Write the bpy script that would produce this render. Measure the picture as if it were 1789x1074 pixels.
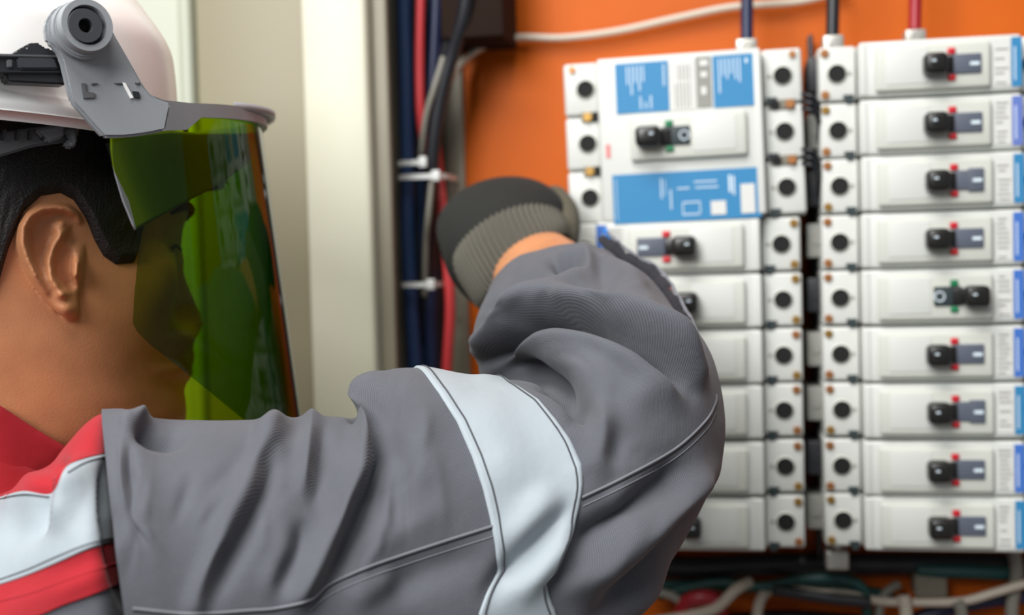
import bpy, bmesh, math, random
import numpy as np
from mathutils import Vector, Matrix, Euler
from mathutils.bvhtree import BVHTree
random.seed(4); RNG = np.random.RandomState(5)
PI = math.pi
for o in list(bpy.data.objects): bpy.data.objects.remove(o)
COL = bpy.context.scene.collection
scn = bpy.context.scene

# ---------------------------------------------------------------- camera
FPX, CX, CY = 2160.0, 894.5, 537.0
CAM = np.array([0.0, 0.0, 1.5])
def rot(a, b, c):
    ca, sa, cb, sb, cc, sc = math.cos(a), math.sin(a), math.cos(b), math.sin(b), math.cos(c), math.sin(c)
    Rz = np.array([[ca,-sa,0],[sa,ca,0],[0,0,1]]); Rx = np.array([[1,0,0],[0,cb,-sb],[0,sb,cb]])
    Ry = np.array([[cc,0,sc],[0,1,0],[-sc,0,cc]])
    return Rz @ Rx @ Ry
M = rot(math.radians(10), math.radians(-2.088), math.radians(1.505))   # camera frame (x right, y ahead, z up) to world
cam_d = bpy.data.cameras.new('camera'); cam = bpy.data.objects.new('camera', cam_d); COL.objects.link(cam)
cam_d.sensor_width = 36; cam_d.lens = FPX/1789*36; cam_d.clip_start = .02; cam_d.clip_end = 50
m4 = np.eye(4); m4[:3,0] = M[:,0]; m4[:3,1] = M[:,2]; m4[:3,2] = -M[:,1]; m4[:3,3] = CAM
cam.matrix_world = Matrix(m4.tolist())
cam_d.dof.use_dof = True; cam_d.dof.focus_distance = .575; cam_d.dof.aperture_fstop = 5.4
scn.camera = cam
# ---------------------------------------------------------------- world, lamps, exposure
w = bpy.data.worlds.new('room_light'); scn.world = w; w.use_nodes = True
w.node_tree.nodes['Background'].inputs[0].default_value = (.93,.96,1,1)
w.node_tree.nodes['Background'].inputs[1].default_value = .21
def area(name, loc, target, size, power, col=(1,1,1)):
    d = bpy.data.lights.new(name, 'AREA'); d.shape = 'RECTANGLE'; d.size, d.size_y = size; d.energy = power; d.color = col
    o = bpy.data.objects.new(name, d); COL.objects.link(o); o.location = loc
    o.rotation_euler = (Vector(target)-Vector(loc)).to_track_quat('-Z','Y').to_euler(); return o
area('ceiling_lamp_near', (-.35,-.05,2.8), (-.1,.6,1.5), (1.1,.7), 27, (1,.98,.95))
area('ceiling_lamp_left', (-.75,-1.0,2.35), (-.2,.6,1.5), (.8,.8), 30, (1,1,1))
scn.view_settings.view_transform = 'Standard'; scn.view_settings.look = 'None'
scn.view_settings.exposure = 0.15; scn.view_settings.gamma = 1.0

# ---------------------------------------------------------------- projection helpers
def W(p):                                  # camera frame point(s) to world
    return np.asarray(p) @ M.T + CAM
def P(px, py, d):                          # pixel and distance ahead to camera-frame point
    return np.array([(px-CX)/FPX*d, d, -(py-CY)/FPX*d])
def pixel(p):                              # camera frame points to pixels
    p = np.asarray(p); return CX+FPX*p[...,0]/p[...,1], CY-FPX*p[...,2]/p[...,1]
def on_plane(px, py, Y):                   # pixel to world point on the plane y = Y
    r = M @ P(px, py, 1.0); t = Y/r[1]; return CAM + r*t

# ---------------------------------------------------------------- materials
def lin(c):
    return tuple(((v/255)/12.92 if v/255 <= .04045 else ((v/255+.055)/1.055)**2.4) for v in c)+(1,)
def mat(name, rgb, rough=.6, metal=0, noise=0, nscale=60, bump=0, bscale=200, spec=.5, sss=0, coat=0):
    m = bpy.data.materials.new(name); m.use_nodes = True; nt = m.node_tree; b = nt.nodes['Principled BSDF']
    b.inputs['Base Color'].default_value = lin(rgb); b.inputs['Roughness'].default_value = rough
    b.inputs['Metallic'].default_value = metal; b.inputs['Specular IOR Level'].default_value = spec
    if coat: b.inputs['Coat Weight'].default_value = coat
    if sss:
        b.inputs['Subsurface Weight'].default_value = sss; b.inputs['Subsurface Radius'].default_value = (1,.35,.15)
        b.inputs['Subsurface Scale'].default_value = .006
    tc = nt.nodes.new('ShaderNodeTexCoord')
    if noise:
        n = nt.nodes.new('ShaderNodeTexNoise'); n.inputs['Scale'].default_value = nscale; n.inputs['Detail'].default_value = 6
        nt.links.new(tc.outputs['Object'], n.inputs['Vector'])
        r = nt.nodes.new('ShaderNodeValToRGB'); r.color_ramp.elements[0].position = .3; r.color_ramp.elements[1].position = .7
        c = lin(rgb); r.color_ramp.elements[0].color = tuple(v*(1-noise) for v in c[:3])+(1,)
        r.color_ramp.elements[1].color = tuple(min(1,v*(1+noise)) for v in c[:3])+(1,)
        nt.links.new(n.outputs['Fac'], r.inputs['Fac']); nt.links.new(r.outputs['Color'], b.inputs['Base Color'])
    if bump:
        n = nt.nodes.new('ShaderNodeTexNoise'); n.inputs['Scale'].default_value = bscale; n.inputs['Detail'].default_value = 4
        nt.links.new(tc.outputs['Object'], n.inputs['Vector'])
        bp = nt.nodes.new('ShaderNodeBump'); bp.inputs['Strength'].default_value = bump; bp.inputs['Distance'].default_value = .001
        nt.links.new(n.outputs['Fac'], bp.inputs['Height']); nt.links.new(bp.outputs['Normal'], b.inputs['Normal'])
    return m
def fabric(name, rgb, rough=.85, twill=.9, var=.10):
    m = bpy.data.materials.new(name); m.use_nodes = True; nt = m.node_tree; b = nt.nodes['Principled BSDF']
    b.inputs['Roughness'].default_value = rough; b.inputs['Specular IOR Level'].default_value = .25
    b.inputs['Sheen Weight'].default_value = .12
    uv = nt.nodes.new('ShaderNodeUVMap'); tc = nt.nodes.new('ShaderNodeTexCoord')
    wv = nt.nodes.new('ShaderNodeTexWave'); wv.inputs['Scale'].default_value = 540; wv.inputs['Distortion'].default_value = 1.2
    wv.inputs['Detail'].default_value = 2; wv.inputs['Detail Scale'].default_value = 4; wv.bands_direction = 'DIAGONAL'
    nt.links.new(uv.outputs['UV'], wv.inputs['Vector'])
    n1 = nt.nodes.new('ShaderNodeTexNoise'); n1.inputs['Scale'].default_value = 22; n1.inputs['Detail'].default_value = 5
    n2 = nt.nodes.new('ShaderNodeTexNoise'); n2.inputs['Scale'].default_value = 900; n2.inputs['Detail'].default_value = 2
    for n in (n1, n2): nt.links.new(tc.outputs['Object'], n.inputs['Vector'])
    r = nt.nodes.new('ShaderNodeValToRGB'); c = lin(rgb)
    r.color_ramp.elements[0].position = .3; r.color_ramp.elements[1].position = .72
    r.color_ramp.elements[0].color = tuple(v*(1-var) for v in c[:3])+(1,); r.color_ramp.elements[1].color = tuple(v*(1+var) for v in c[:3])+(1,)
    nt.links.new(n1.outputs['Fac'], r.inputs['Fac'])
    mx = nt.nodes.new('ShaderNodeMixRGB'); mx.blend_type = 'MULTIPLY'; mx.inputs['Fac'].default_value = .35*twill
    nt.links.new(r.outputs['Color'], mx.inputs['Color1']); nt.links.new(wv.outputs['Color'], mx.inputs['Color2'])
    nt.links.new(mx.outputs['Color'], b.inputs['Base Color'])
    ad = nt.nodes.new('ShaderNodeMath'); ad.operation = 'MULTIPLY_ADD'; ad.inputs[1].default_value = .5
    nt.links.new(n2.outputs['Fac'], ad.inputs[0]); nt.links.new(wv.outputs['Fac'], ad.inputs[2])
    b1 = nt.nodes.new('ShaderNodeBump'); b1.inputs['Strength'].default_value = .3*twill; b1.inputs['Distance'].default_value = .0004
    nt.links.new(ad.outputs[0], b1.inputs['Height'])
    b2 = nt.nodes.new('ShaderNodeBump'); b2.inputs['Strength'].default_value = .35; b2.inputs['Distance'].default_value = .003
    n3 = nt.nodes.new('ShaderNodeTexNoise'); n3.inputs['Scale'].default_value = 45; n3.inputs['Detail'].default_value = 3
    nt.links.new(tc.outputs['Object'], n3.inputs['Vector'])
    nt.links.new(n3.outputs['Fac'], b2.inputs['Height']); nt.links.new(b1.outputs['Normal'], b2.inputs['Normal'])
    nt.links.new(b2.outputs['Normal'], b.inputs['Normal'])
    return m
GREY = fabric('grey_twill', (94,96,103))
RED = fabric('red_twill', (164,30,40), twill=.25, var=.08)
REFL = fabric('reflective_tape', (157,167,173), rough=.55, twill=.0, var=.03)
THREAD = mat('dark_thread', (72,74,78), .9)
LTHREAD = fabric('grey_seam', (116,118,124), twill=.2)
DARKCLOTH = fabric('dark_lining', (42,42,48), twill=.4)
SKIN = mat('skin', (190,130,90), .5, noise=.12, nscale=45, bump=.15, bscale=900, sss=.12, spec=.4)
HAIR = mat('black_hair', (20,18,17), .55, bump=.8, bscale=900)
HATW = mat('white_plastic', (252,252,250), .3)
VGREY = mat('grey_plastic', (144,148,152), .45, bump=.06, bscale=500)
BLACKP = mat('black_plastic', (40,41,45), .4)
DGREYP = mat('dark_grey_plastic', (84,86,88), .5)
GLOVE = mat('black_knit', (27,28,25), .9, bump=.5, bscale=600)
GLOVEG = mat('grey_knit', (88,85,76), .9, bump=.5, bscale=600)
WHITE = mat('white_moulded_plastic', (207,209,204), .45, noise=.02, nscale=12)
PLATE = mat('cream_moulded_plastic', (201,203,194), .5)
HOLE = mat('black_recess', (10,10,10), .8)
BRASS = mat('brass', (178,140,74), .35, metal=.8)
COPPER = mat('copper_screw', (176,120,74), .4, metal=.7)
BLUE = mat('blue_label', (44,126,176), .5)
DBLUE = mat('deep_blue_label', (60,110,190), .5)
LILAC = mat('lilac_blue_label', (96,118,188), .5)
LGREYL = mat('light_grey_label', (212,212,208), .5)
GLAB = mat('grey_label', (140,140,134), .5)
INK = mat('grey_ink', (150,150,144), .6)
WINK = mat('white_ink', (214,228,236), .6)
REDM = mat('red_marker', (196,30,44), .4)
GREENM = mat('green_marker', (20,120,76), .4)
SLOTG = mat('grey_slot', (84,90,104), .5)
SLOTD = mat('dark_slot', (40,52,54), .5)
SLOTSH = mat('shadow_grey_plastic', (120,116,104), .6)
TOG = mat('black_toggle', (28,27,26), .3)
ORANGE = mat('orange_painted_steel', (184,84,3), .55, noise=.12, nscale=5, spec=.2)
CREAM = mat('cream_painted_steel', (206,204,184), .45, noise=.05, nscale=7)
TAUPE = mat('taupe_painted_steel', (138,131,108), .5, noise=.06, nscale=3)
PALE = mat('pale_green_grey_steel', (176,180,164), .5, noise=.03, nscale=3)
CABG = mat('grey_painted_steel', (134,128,112), .5, noise=.06, nscale=9)
BROWN = mat('dark_brown_steel', (34,20,13), .85, spec=.2)
METAL = mat('zinc_metal', (190,188,180), .35, metal=.7)
def cab(name, c): return mat(name, c, .4)
CBLUE, CBLACK, CRED, CWHITE, CTEAL = cab('blue_sheath',(32,56,94)), cab('black_sheath',(24,26,32)), cab('red_sheath',(204,62,66)), cab('white_sheath',(190,180,164)), cab('teal_sheath',(24,74,70))
CNAVY = cab('navy_sheath',(24,34,66)); CDRED = cab('dark_red_sheath',(150,30,40)); TIE = cab('white_tie',(216,218,216)); CGREYW = cab('grey_sheath',(126,124,114))
def lens_material():
    m = bpy.data.materials.new('green_tinted_polycarbonate'); m.use_nodes = True; nt = m.node_tree; nt.nodes.clear()
    out = nt.nodes.new('ShaderNodeOutputMaterial'); tr = nt.nodes.new('ShaderNodeBsdfTransparent'); gl = nt.nodes.new('ShaderNodeBsdfGlossy')
    gl.inputs['Roughness'].default_value = .04; mixs = nt.nodes.new('ShaderNodeMixShader')
    g = nt.nodes.new('ShaderNodeNewGeometry'); dot = nt.nodes.new('ShaderNodeVectorMath'); dot.operation = 'DOT_PRODUCT'
    nt.links.new(g.outputs['Normal'], dot.inputs[0]); nt.links.new(g.outputs['Incoming'], dot.inputs[1])
    ab = nt.nodes.new('ShaderNodeMath'); ab.operation = 'ABSOLUTE'; nt.links.new(dot.outputs['Value'], ab.inputs[0])
    mxx = nt.nodes.new('ShaderNodeMath'); mxx.operation = 'MAXIMUM'; mxx.inputs[1].default_value = .22; nt.links.new(ab.outputs[0], mxx.inputs[0])
    inv = nt.nodes.new('ShaderNodeMath'); inv.operation = 'DIVIDE'; inv.inputs[0].default_value = 1.0; nt.links.new(mxx.outputs[0], inv.inputs[1])
    comb = nt.nodes.new('ShaderNodeCombineColor')
    for i, t in enumerate((.39, .57, .014)):            # Beer's law: the tint deepens with the path through the sheet
        pw = nt.nodes.new('ShaderNodeMath'); pw.operation = 'POWER'; pw.inputs[0].default_value = t
        nt.links.new(inv.outputs[0], pw.inputs[1]); nt.links.new(pw.outputs[0], comb.inputs[i])
    nt.links.new(comb.outputs[0], tr.inputs['Color'])
    om = nt.nodes.new('ShaderNodeMath'); om.operation = 'SUBTRACT'; om.inputs[0].default_value = 1; nt.links.new(ab.outputs[0], om.inputs[1])
    p5 = nt.nodes.new('ShaderNodeMath'); p5.operation = 'POWER'; p5.inputs[1].default_value = 5; nt.links.new(om.outputs[0], p5.inputs[0])
    fr = nt.nodes.new('ShaderNodeMath'); fr.operation = 'MULTIPLY_ADD'; fr.inputs[1].default_value = .93; fr.inputs[2].default_value = .022; nt.links.new(p5.outputs[0], fr.inputs[0])
    nt.links.new(fr.outputs[0], mixs.inputs[0]); nt.links.new(tr.outputs[0], mixs.inputs[1]); nt.links.new(gl.outputs[0], mixs.inputs[2])
    nt.links.new(mixs.outputs[0], out.inputs['Surface']); return m
LENS = lens_material()

# ---------------------------------------------------------------- object helpers
def empty(name, loc=(0,0,0), label=None, cat=None, group=None):
    o = bpy.data.objects.new(name, None); COL.objects.link(o); o.location = loc; o.empty_display_size = .05
    return tag(o, label, cat, group)
def tag(o, label=None, cat=None, group=None, kind=None):
    if label: o['label'] = label
    if cat: o['category'] = cat
    if group: o['group'] = group
    if kind: o['kind'] = kind
    return o
def link(name, me, m=None, parent=None, smooth=True):
    if m is not None and not me.materials: me.materials.append(m)
    if smooth: me.polygons.foreach_set('use_smooth', [True]*len(me.polygons))
    o = bpy.data.objects.new(name, me); COL.objects.link(o)
    if parent is not None:
        o.parent = parent
    return o
ROOTLOC = {}
def pyd(name, verts, faces, m, parent=None, smooth=True, uv=None, off=(0,0,0)):
    me = bpy.data.meshes.new(name); v = np.asarray(verts, float)-np.asarray(off)
    me.from_pydata(v.tolist(), [], [tuple(f) for f in faces]); me.update()
    if uv is not None:
        l = me.uv_layers.new(name='UVMap'); idx = np.empty(len(me.loops), int); me.loops.foreach_get('vertex_index', idx)
        l.data.foreach_set('uv', np.asarray(uv)[idx].ravel())
    return link(name, me, m, parent, smooth)
class MB:                                   # collects solids, builds ONE mesh
    def __init__(s): s.bm = bmesh.new()
    def box(s, a, b, bev=0):
        a, b = Vector(a), Vector(b); c = (a+b)/2; d = b-a
        r = bmesh.ops.create_cube(s.bm, size=1, matrix=Matrix.Translation(c) @ Matrix.Diagonal((abs(d.x),abs(d.y),abs(d.z),1)))
        if bev: bmesh.ops.bevel(s.bm, geom=list({e for v in r['verts'] for e in v.link_edges}), offset=bev, segments=3, affect='EDGES', profile=.5)
        return s
    def cyl(s, p0, p1, r0, r1=None, n=24, bev=0):
        p0, p1 = Vector(p0), Vector(p1); d = p1-p0; r1 = r0 if r1 is None else r1
        q = d.to_track_quat('Z','Y').to_matrix().to_4x4()
        r = bmesh.ops.create_cone(s.bm, cap_ends=True, segments=n, radius1=r0, radius2=r1, depth=d.length, matrix=Matrix.Translation((p0+p1)/2) @ q)
        if bev:
            es = [e for e in {e for v in r['verts'] for e in v.link_edges} if len(e.link_faces)==2 and max(len(f.verts) for f in e.link_faces)>4]
            bmesh.ops.bevel(s.bm, geom=es, offset=bev, segments=2, affect='EDGES')
        return s
    def prism(s, pts, axis, depth, bev=0):    # closed polygon (3D points) extruded along vector
        vs = [s.bm.verts.new(p) for p in pts]; f = s.bm.faces.new(vs)
        r = bmesh.ops.extrude_face_region(s.bm, geom=[f]); nv = [g for g in r['geom'] if isinstance(g, bmesh.types.BMVert)]
        bmesh.ops.translate(s.bm, vec=Vector(axis)*depth, verts=nv)
        if bev:
            bmesh.ops.bevel(s.bm, geom=list({e for v in vs+nv for e in v.link_edges if len(e.link_faces)==2}), offset=bev, segments=2, affect='EDGES', clamp_overlap=True)
        return s
    def build(s, name, m, parent=None, smooth=False, auto=True):
        bmesh.ops.recalc_face_normals(s.bm, faces=s.bm.faces); me = bpy.data.meshes.new(name); s.bm.to_mesh(me); s.bm.free()
        o = link(name, me, m, parent, False)
        if auto:
            me.polygons.foreach_set('use_smooth', [True]*len(me.polygons)); me.set_sharp_from_angle(angle=math.radians(35))
        return o
def catmull(pts, n):
    pts = np.asarray(pts, float); k = len(pts); t = np.linspace(0, k-1, n); i = np.clip(t.astype(int), 0, k-2); f = (t-i)[:,None]
    g = lambda j: pts[np.clip(j, 0, k-1)]
    p0, p1, p2, p3 = g(i-1), g(i), g(i+1), g(i+2)
    p0 = np.where((i==0)[:,None], 2*p1-p2, p0); p3 = np.where((i==k-2)[:,None], 2*p2-p1, p3)
    return .5*((2*p1)+(-p0+p2)*f+(2*p0-5*p1+4*p2-p3)*f*f+(-p0+3*p1-3*p2+p3)*f**3)
def resample(pts, n):
    pts = np.asarray(pts, float); d = np.r_[0, np.cumsum(np.linalg.norm(np.diff(pts, axis=0), axis=1))]
    t = np.linspace(0, d[-1], n); return np.stack([np.interp(t, d, pts[:,k]) for k in range(pts.shape[1])], 1)
def grid_faces(nr, nc, wrap=False):
    F = []
    for i in range(nr-1):
        for j in range(nc if wrap else nc-1):
            j2 = (j+1)%nc; F.append((i*nc+j, i*nc+j2, (i+1)*nc+j2, (i+1)*nc+j))
    return F
def tube(name, pts, r, m, parent=None, n=10, res=None, off=(0,0,0)):      # round cable along world points, capped
    pts = np.asarray(pts, float); p = catmull(pts, res or (len(pts)*10)); k = len(p)
    T = np.gradient(p, axis=0); T /= np.linalg.norm(T, axis=1)[:,None]+1e-12
    a = np.array([0,0,1.]) if abs(T[0][2])<.9 else np.array([1.,0,0]); V = []
    u = np.cross(T[0], a); u /= np.linalg.norm(u)
    rr = np.ones(k)*r if np.isscalar(r) else np.interp(np.linspace(0,1,k), np.linspace(0,1,len(r)), r)
    for i in range(k):
        u = u-T[i]*np.dot(u,T[i]); u /= np.linalg.norm(u); v = np.cross(T[i], u)
        for j in range(n):
            a = 2*PI*j/n; V.append(p[i]+rr[i]*(u*math.cos(a)+v*math.sin(a)))
    F = grid_faces(k, n, True); F.append(tuple(range(n))[::-1]); F.append(tuple((k-1)*n+j for j in range(n)))
    return pyd(name, V, F, m, parent, off=off)
def normals(G, wrap):                       # G (nr,nc,3)
    du = np.gradient(G, axis=0)
    if wrap: dv = (np.roll(G,-1,1)-np.roll(G,1,1))/2
    else: dv = np.gradient(G, axis=1)
    n = np.cross(du, dv); return n/(np.linalg.norm(n, axis=2, keepdims=True)+1e-12)
def seg_dist(px, py, poly):                 # distance in pixels to a polyline, and 0..1 position along it
    poly = np.asarray(poly, float); best = np.full(px.shape, 1e9); tt = np.zeros(px.shape)
    L = np.r_[0, np.cumsum(np.linalg.norm(np.diff(poly, axis=0), axis=1))]; tot = L[-1]
    for k in range(len(poly)-1):
        a, b = poly[k], poly[k+1]; ab = b-a; l2 = ab@ab+1e-9
        t = np.clip(((px-a[0])*ab[0]+(py-a[1])*ab[1])/l2, 0, 1)
        d = np.hypot(px-a[0]-t*ab[0], py-a[1]-t*ab[1]); c = d<best
        best = np.where(c, d, best); tt = np.where(c, (L[k]+t*math.sqrt(l2))/tot, tt)
    return best, tt
def evaluated(o):                           # bake an object's modifiers
    dg = bpy.context.evaluated_depsgraph_get(); me = bpy.data.meshes.new_from_object(o.evaluated_get(dg)); o.modifiers.clear(); o.data = me; return o
def voxel(o, size, smooth=4, fac=.5):
    md = o.modifiers.new('r', 'REMESH'); md.mode = 'VOXEL'; md.voxel_size = size; md.adaptivity = 0
    if smooth:
        s = o.modifiers.new('s', 'SMOOTH'); s.iterations = smooth; s.factor = fac
    evaluated(o); o.data.polygons.foreach_set('use_smooth', [True]*len(o.data.polygons)); return o
def join_meshes(name, objs, m, parent):
    bm = bmesh.new()
    for o in objs: bm.from_mesh(o.data)
    me = bpy.data.meshes.new(name); bm.to_mesh(me); bm.free()
    for o in objs: bpy.data.objects.remove(o)
    me.materials.clear(); return link(name, me, m, parent)

# ================================================================ THE SETTING
PY = .966                                   # front of the orange mounting plate
TY = .876                                   # face of the breaker terminals
def structure(name, a, b, m, bev=0):
    return tag(MB().box(a, b, bev).build(name, m), kind='structure')
FLOORM = mat('grey_floor', (120,118,112), .6, noise=.06, nscale=4)
WALLM = mat('off_white_wall', (204,204,192), .7, noise=.03, nscale=3)
structure('floor', (-2.4,-1.6,-.05), (2.4,1.32,0), FLOORM)
structure('wall_back', (-2.4,1.20,0), (2.4,1.32,2.8), WALLM)

# ---------------------------------------------------------------- cabinet
CABX = {}
def X_at(px, Y, py=400): return on_plane(px, py, Y)[0]
cabn = empty('electrical_cabinet', (.25, PY+.1, .3), 'open electrical cabinet with orange mounting plate and cream steel frame', 'electrical cabinet')
co = np.array(cabn.location)
def cpart(name, a, b, m, bev=.0015, parent=cabn):
    o = MB().box(np.array(a)-co, np.array(b)-co, bev).build(name, m, parent); return o
xo = X_at(812, PY)
cpart('mounting_plate', (xo,PY,.32), (1.0,PY+.004,2.15), ORANGE)
cpart('cabinet_back', (X_at(640,PY+.1)-.05,PY+.10,.3), (1.02,PY+.104,2.2), CABG)
xs0, xs1 = X_at(778, PY-.01), X_at(812, PY-.01)
cpart('plate_flange', (xs0,PY-.006,.32), (xs1,PY+.02,2.15), CABG)
# frame post
Yp = .86
xp0, xp1 = X_at(536, Yp), X_at(650, Yp)
cpart('frame_post', (xp0,Yp,.3), (xp1,Yp+.03,2.2), CREAM, .004)
#cpart('gasket_lip', (xp1-.022,Yp-.006,.3), (xp1-.016,Yp+.001,2.2), CREAM, .002)
#cpart('post_rib', (xp0+.004,Yp-.005,.3), (xp0+.010,Yp+.001,2.2), CREAM, .002)
cpart('inner_side', (xp1-.004,Yp+.03,.3), (xp1+.000,PY+.10,2.2), CABG)
xt = X_at(700, Yp+.02)
cpart('return_flange', (xp1,Yp+.012,.3), (xt-.004,Yp+.02,2.2), CABG, .002)
# cover sheets left of the frame
Yd = .885
xd0 = X_at(352, Yd); xd1 = X_at(332, Yd)
cpart('side_cover', (xd0,Yd,.3), (xp0+.002,Yd+.02,2.2), TAUPE, .003)
dr = cpart('cabinet_door', (xd1-.62,Yd-.004,.3), (xd1,Yd+.02,2.2), PALE, .003)
cpart('door_edge', (xd1,Yd-.008,.3), (xd0,Yd+.02,2.2), PALE, .004)
# brown duct at the top
a = on_plane(760,-150,.905); b = on_plane(880,58,.905)
a2 = on_plane(770,62,.905)
duct = MB().box((a2[0],.905,b[2]-.002), (b[0],PY-.001,b[2]+.10), .002).build('cable_duct', BROWN)
tag(duct, 'dark brown square cable duct at the top of the orange plate', 'cable duct')

# ---------------------------------------------------------------- breakers
S = 1/2546.0                                # one photo pixel at the breakers, in metres
def breaker_bits(root, mir, state, poles=1, lab=None, hole_glint=False, seed=0):
    """local frame: x = 0 at the terminal hole column, z = 0 row centre, y = 0 terminal face, front is -y."""
    rnd = random.Random(seed); s = -1 if mir else 1; h = 48.3*S
    def X(v): return s*v*S*(1.0 if mir else .922)
    def bx(mb, x0, x1, y0, y1, z0, z1, bev=0):
        xa, xb = sorted((X(x0), X(x1))); return mb.box((xa, y0, z0*S), (xb, y1, z1*S), bev)
    zt = 48.0; zb = -48.0-97.5*(poles-1)
    T0, T1 = -33, 36
    mb = MB(); bx(mb, T0, 386, .012, PY-TY, zb, zt, .001); mb.build('housing', WHITE, root)
    for side, (a0, a1, hx) in enumerate(((T0, T1-1, 0), (324, 386, 347))):
        mb = MB()
        for k in range(poles):
            z = -97.5*k; bx(mb, a0, a1, 0, .013, z-47.0, z+47.0, .0022)
        tb = mb.build('terminal_block', WHITE, root)
        for k in range(poles):
            z = -97.5*k*S; MB().cyl((X(hx), -.0006, z), (X(hx), .004, z), 17.0*S).build('terminal_hole', HOLE, tb)
        for k in range(poles):
            z = -97.5*k; rim = MB()
            nseg = 32; bmr = rim.bm
            bmesh.ops.create_circle(bmr, segments=nseg, radius=18.5*S, matrix=Matrix.Translation((X(hx), -.0004, z*S)) @ Matrix.Rotation(PI/2,4,'X'))
            r = bmesh.ops.extrude_edge_only(bmr, edges=bmr.edges[:]); vv = [g for g in r['geom'] if isinstance(g, bmesh.types.BMVert)]
            for v in vv: v.co.x = X(hx)+(v.co.x-X(hx))*.84; v.co.z = z*S+(v.co.z-z*S)*.84; v.co.y = -.0014
            rim.build('hole_rim', PLATE, tb)
            if side == 0:
                sx = -22 if not mir else -22
                if poles == 1:
                    for dz in (36, -36):
                        c = MB().cyl((X(sx), .001, (z+dz)*S), (X(sx), -.0016, (z+dz)*S), 7.2*S, n=18, bev=.0004)
                        c.box((X(sx)-5.5*S, -.0019, (z+dz-.9)*S), (X(sx)+5.5*S, -.0015, (z+dz+.9)*S))
                        c.build('terminal_screw', BRASS if rnd.random()<.55 else COPPER, tb)
                MB().cyl((X(23), .001, z*S), (X(23), -.0006, z*S), 3.4*S, n=12).build('indicator_dot', INK, tb)
                nb = MB(); bx(nb, 11, 30, -.0008, .003, z-44, z-37); bx(nb, 16, 28, -.0012, .003, z-52, z-44); nb.build('cover_latch', SLOTD, tb)
        if poles == 3:
            for k in range(2):
                z = (-97.5*k-50.5)*S
                r0, r1, vb, vs_ = (-20, 26, 15, -11) if side == 0 else (325, 357, 331, 345)
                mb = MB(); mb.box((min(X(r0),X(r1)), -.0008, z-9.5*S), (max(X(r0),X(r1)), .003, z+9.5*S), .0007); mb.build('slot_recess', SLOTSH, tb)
                MB().cyl((X(vb), .001, z), (X(vb), -.0016, z), 8.5*S).build('slot_hole', HOLE, tb)
                MB().cyl((X(vs_), .001, z), (X(vs_), -.003, z), 8*S, bev=.0004).build('barrier_screw', COPPER if side==0 else BRASS, tb)
            MB().cyl((X(-18 if side==0 else 370), .001, 36*S), (X(-18 if side==0 else 370), -.0016, 36*S), 6*S, n=16).build('corner_screw', COPPER, tb)
    # cover
    mb = MB(); bx(mb, T1+1, 323, -.012, .02, zb+.8, zt-.8, .0022); cv = mb.build('cover', WHITE, root)
    mb = MB(); bx(mb, T1+2, T1+15, -.0128, -.011, zb+4, zt-4, .0006); mb.build('cover_rib', WHITE, cv)
    zc = -97.5*(poles//2)
    def plate():
        mb = MB(); bx(mb, 65, 268, -.0162, -.0115, zc-40, zc+38, .0022); hp = mb.build('handle_plate', PLATE, root)
        mb = MB(); bx(mb, 84, 158, -.0166, -.0160, zc-29, zc+31, .0003); mb.build('rating_window', WHITE, hp)
        d = 8
        x0 = 147
        def q(a0, a1): return (a0, a1)
        mk = 199
        if state == 'on':
            sl = (199, 251); tg = (147, 189); kn = (186, 201); sm = SLOTG
        else:
            sl = (163, 212); tg = (213, 257); kn = (196, 214); sm = SLOTD
        mb = MB(); bx(mb, sl[0], sl[1], -.0176, -.0150, zc-16, zc+17, .0008)
        if state == 'on' and rnd.random() < .35: bx(mb, sl[0]+24, sl[1], -.0178, -.0150, zc-19, zc+20, .0008)
        so = mb.build('toggle_slot', sm, hp)
        mb = MB(); bx(mb, min(tg[0],kn[0])+6 if state=='on' else 196, mk+3 if state=='on' else tg[1]-6, -.0190, -.0150, zc-14, zc+14, .001); mb.build('toggle_shroud', TOG, hp)
        mb = MB(); bx(mb, tg[0], tg[1], -.030, -.0150, zc-18, zc+18, .0035)
        mb.cyl((X((tg[0]+tg[1])/2),-.0306,(zc+2)*S), (X((tg[0]+tg[1])/2),-.028,(zc+2)*S), 9*S, bev=.0008); mb.build('toggle', TOG, hp)
        tx = tg[0]+12
        mb = MB(); bx(mb, tx, tx+7, -.0309, -.0300, zc+2, zc+5); mb.build('toggle_mark', WINK, hp)
        mm = REDM if state == 'on' else GREENM
        for z0, z1 in ((17,28),(-27,-17)):
            mb = MB(); bx(mb, mk-7, mk+7, -.0178, -.0155, zc+z0, zc+z1, .0008); mb.build('state_marker', mm, hp)
        if state == 'on':
            mb = MB(); bx(mb, 231, 247, -.0181, -.0175, zc-3, zc+2.5); mb.build('on_mark', WINK, hp)
        else:
            mb = MB(); n = 20
            for k in range(n):
                a0, a1 = 2*PI*k/n, 2*PI*(k+1)/n; c0 = (X(173), -.0178, zc*S)
                mb.cyl((c0[0]+8*S*math.cos(a0), c0[1], c0[2]+8*S*math.sin(a0)), (c0[0]+8*S*math.cos(a1), c0[1], c0[2]+8*S*math.sin(a1)), 1.3*S, n=6)
            mb.build('off_mark', WINK, hp)
        return hp
    plate()
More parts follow.
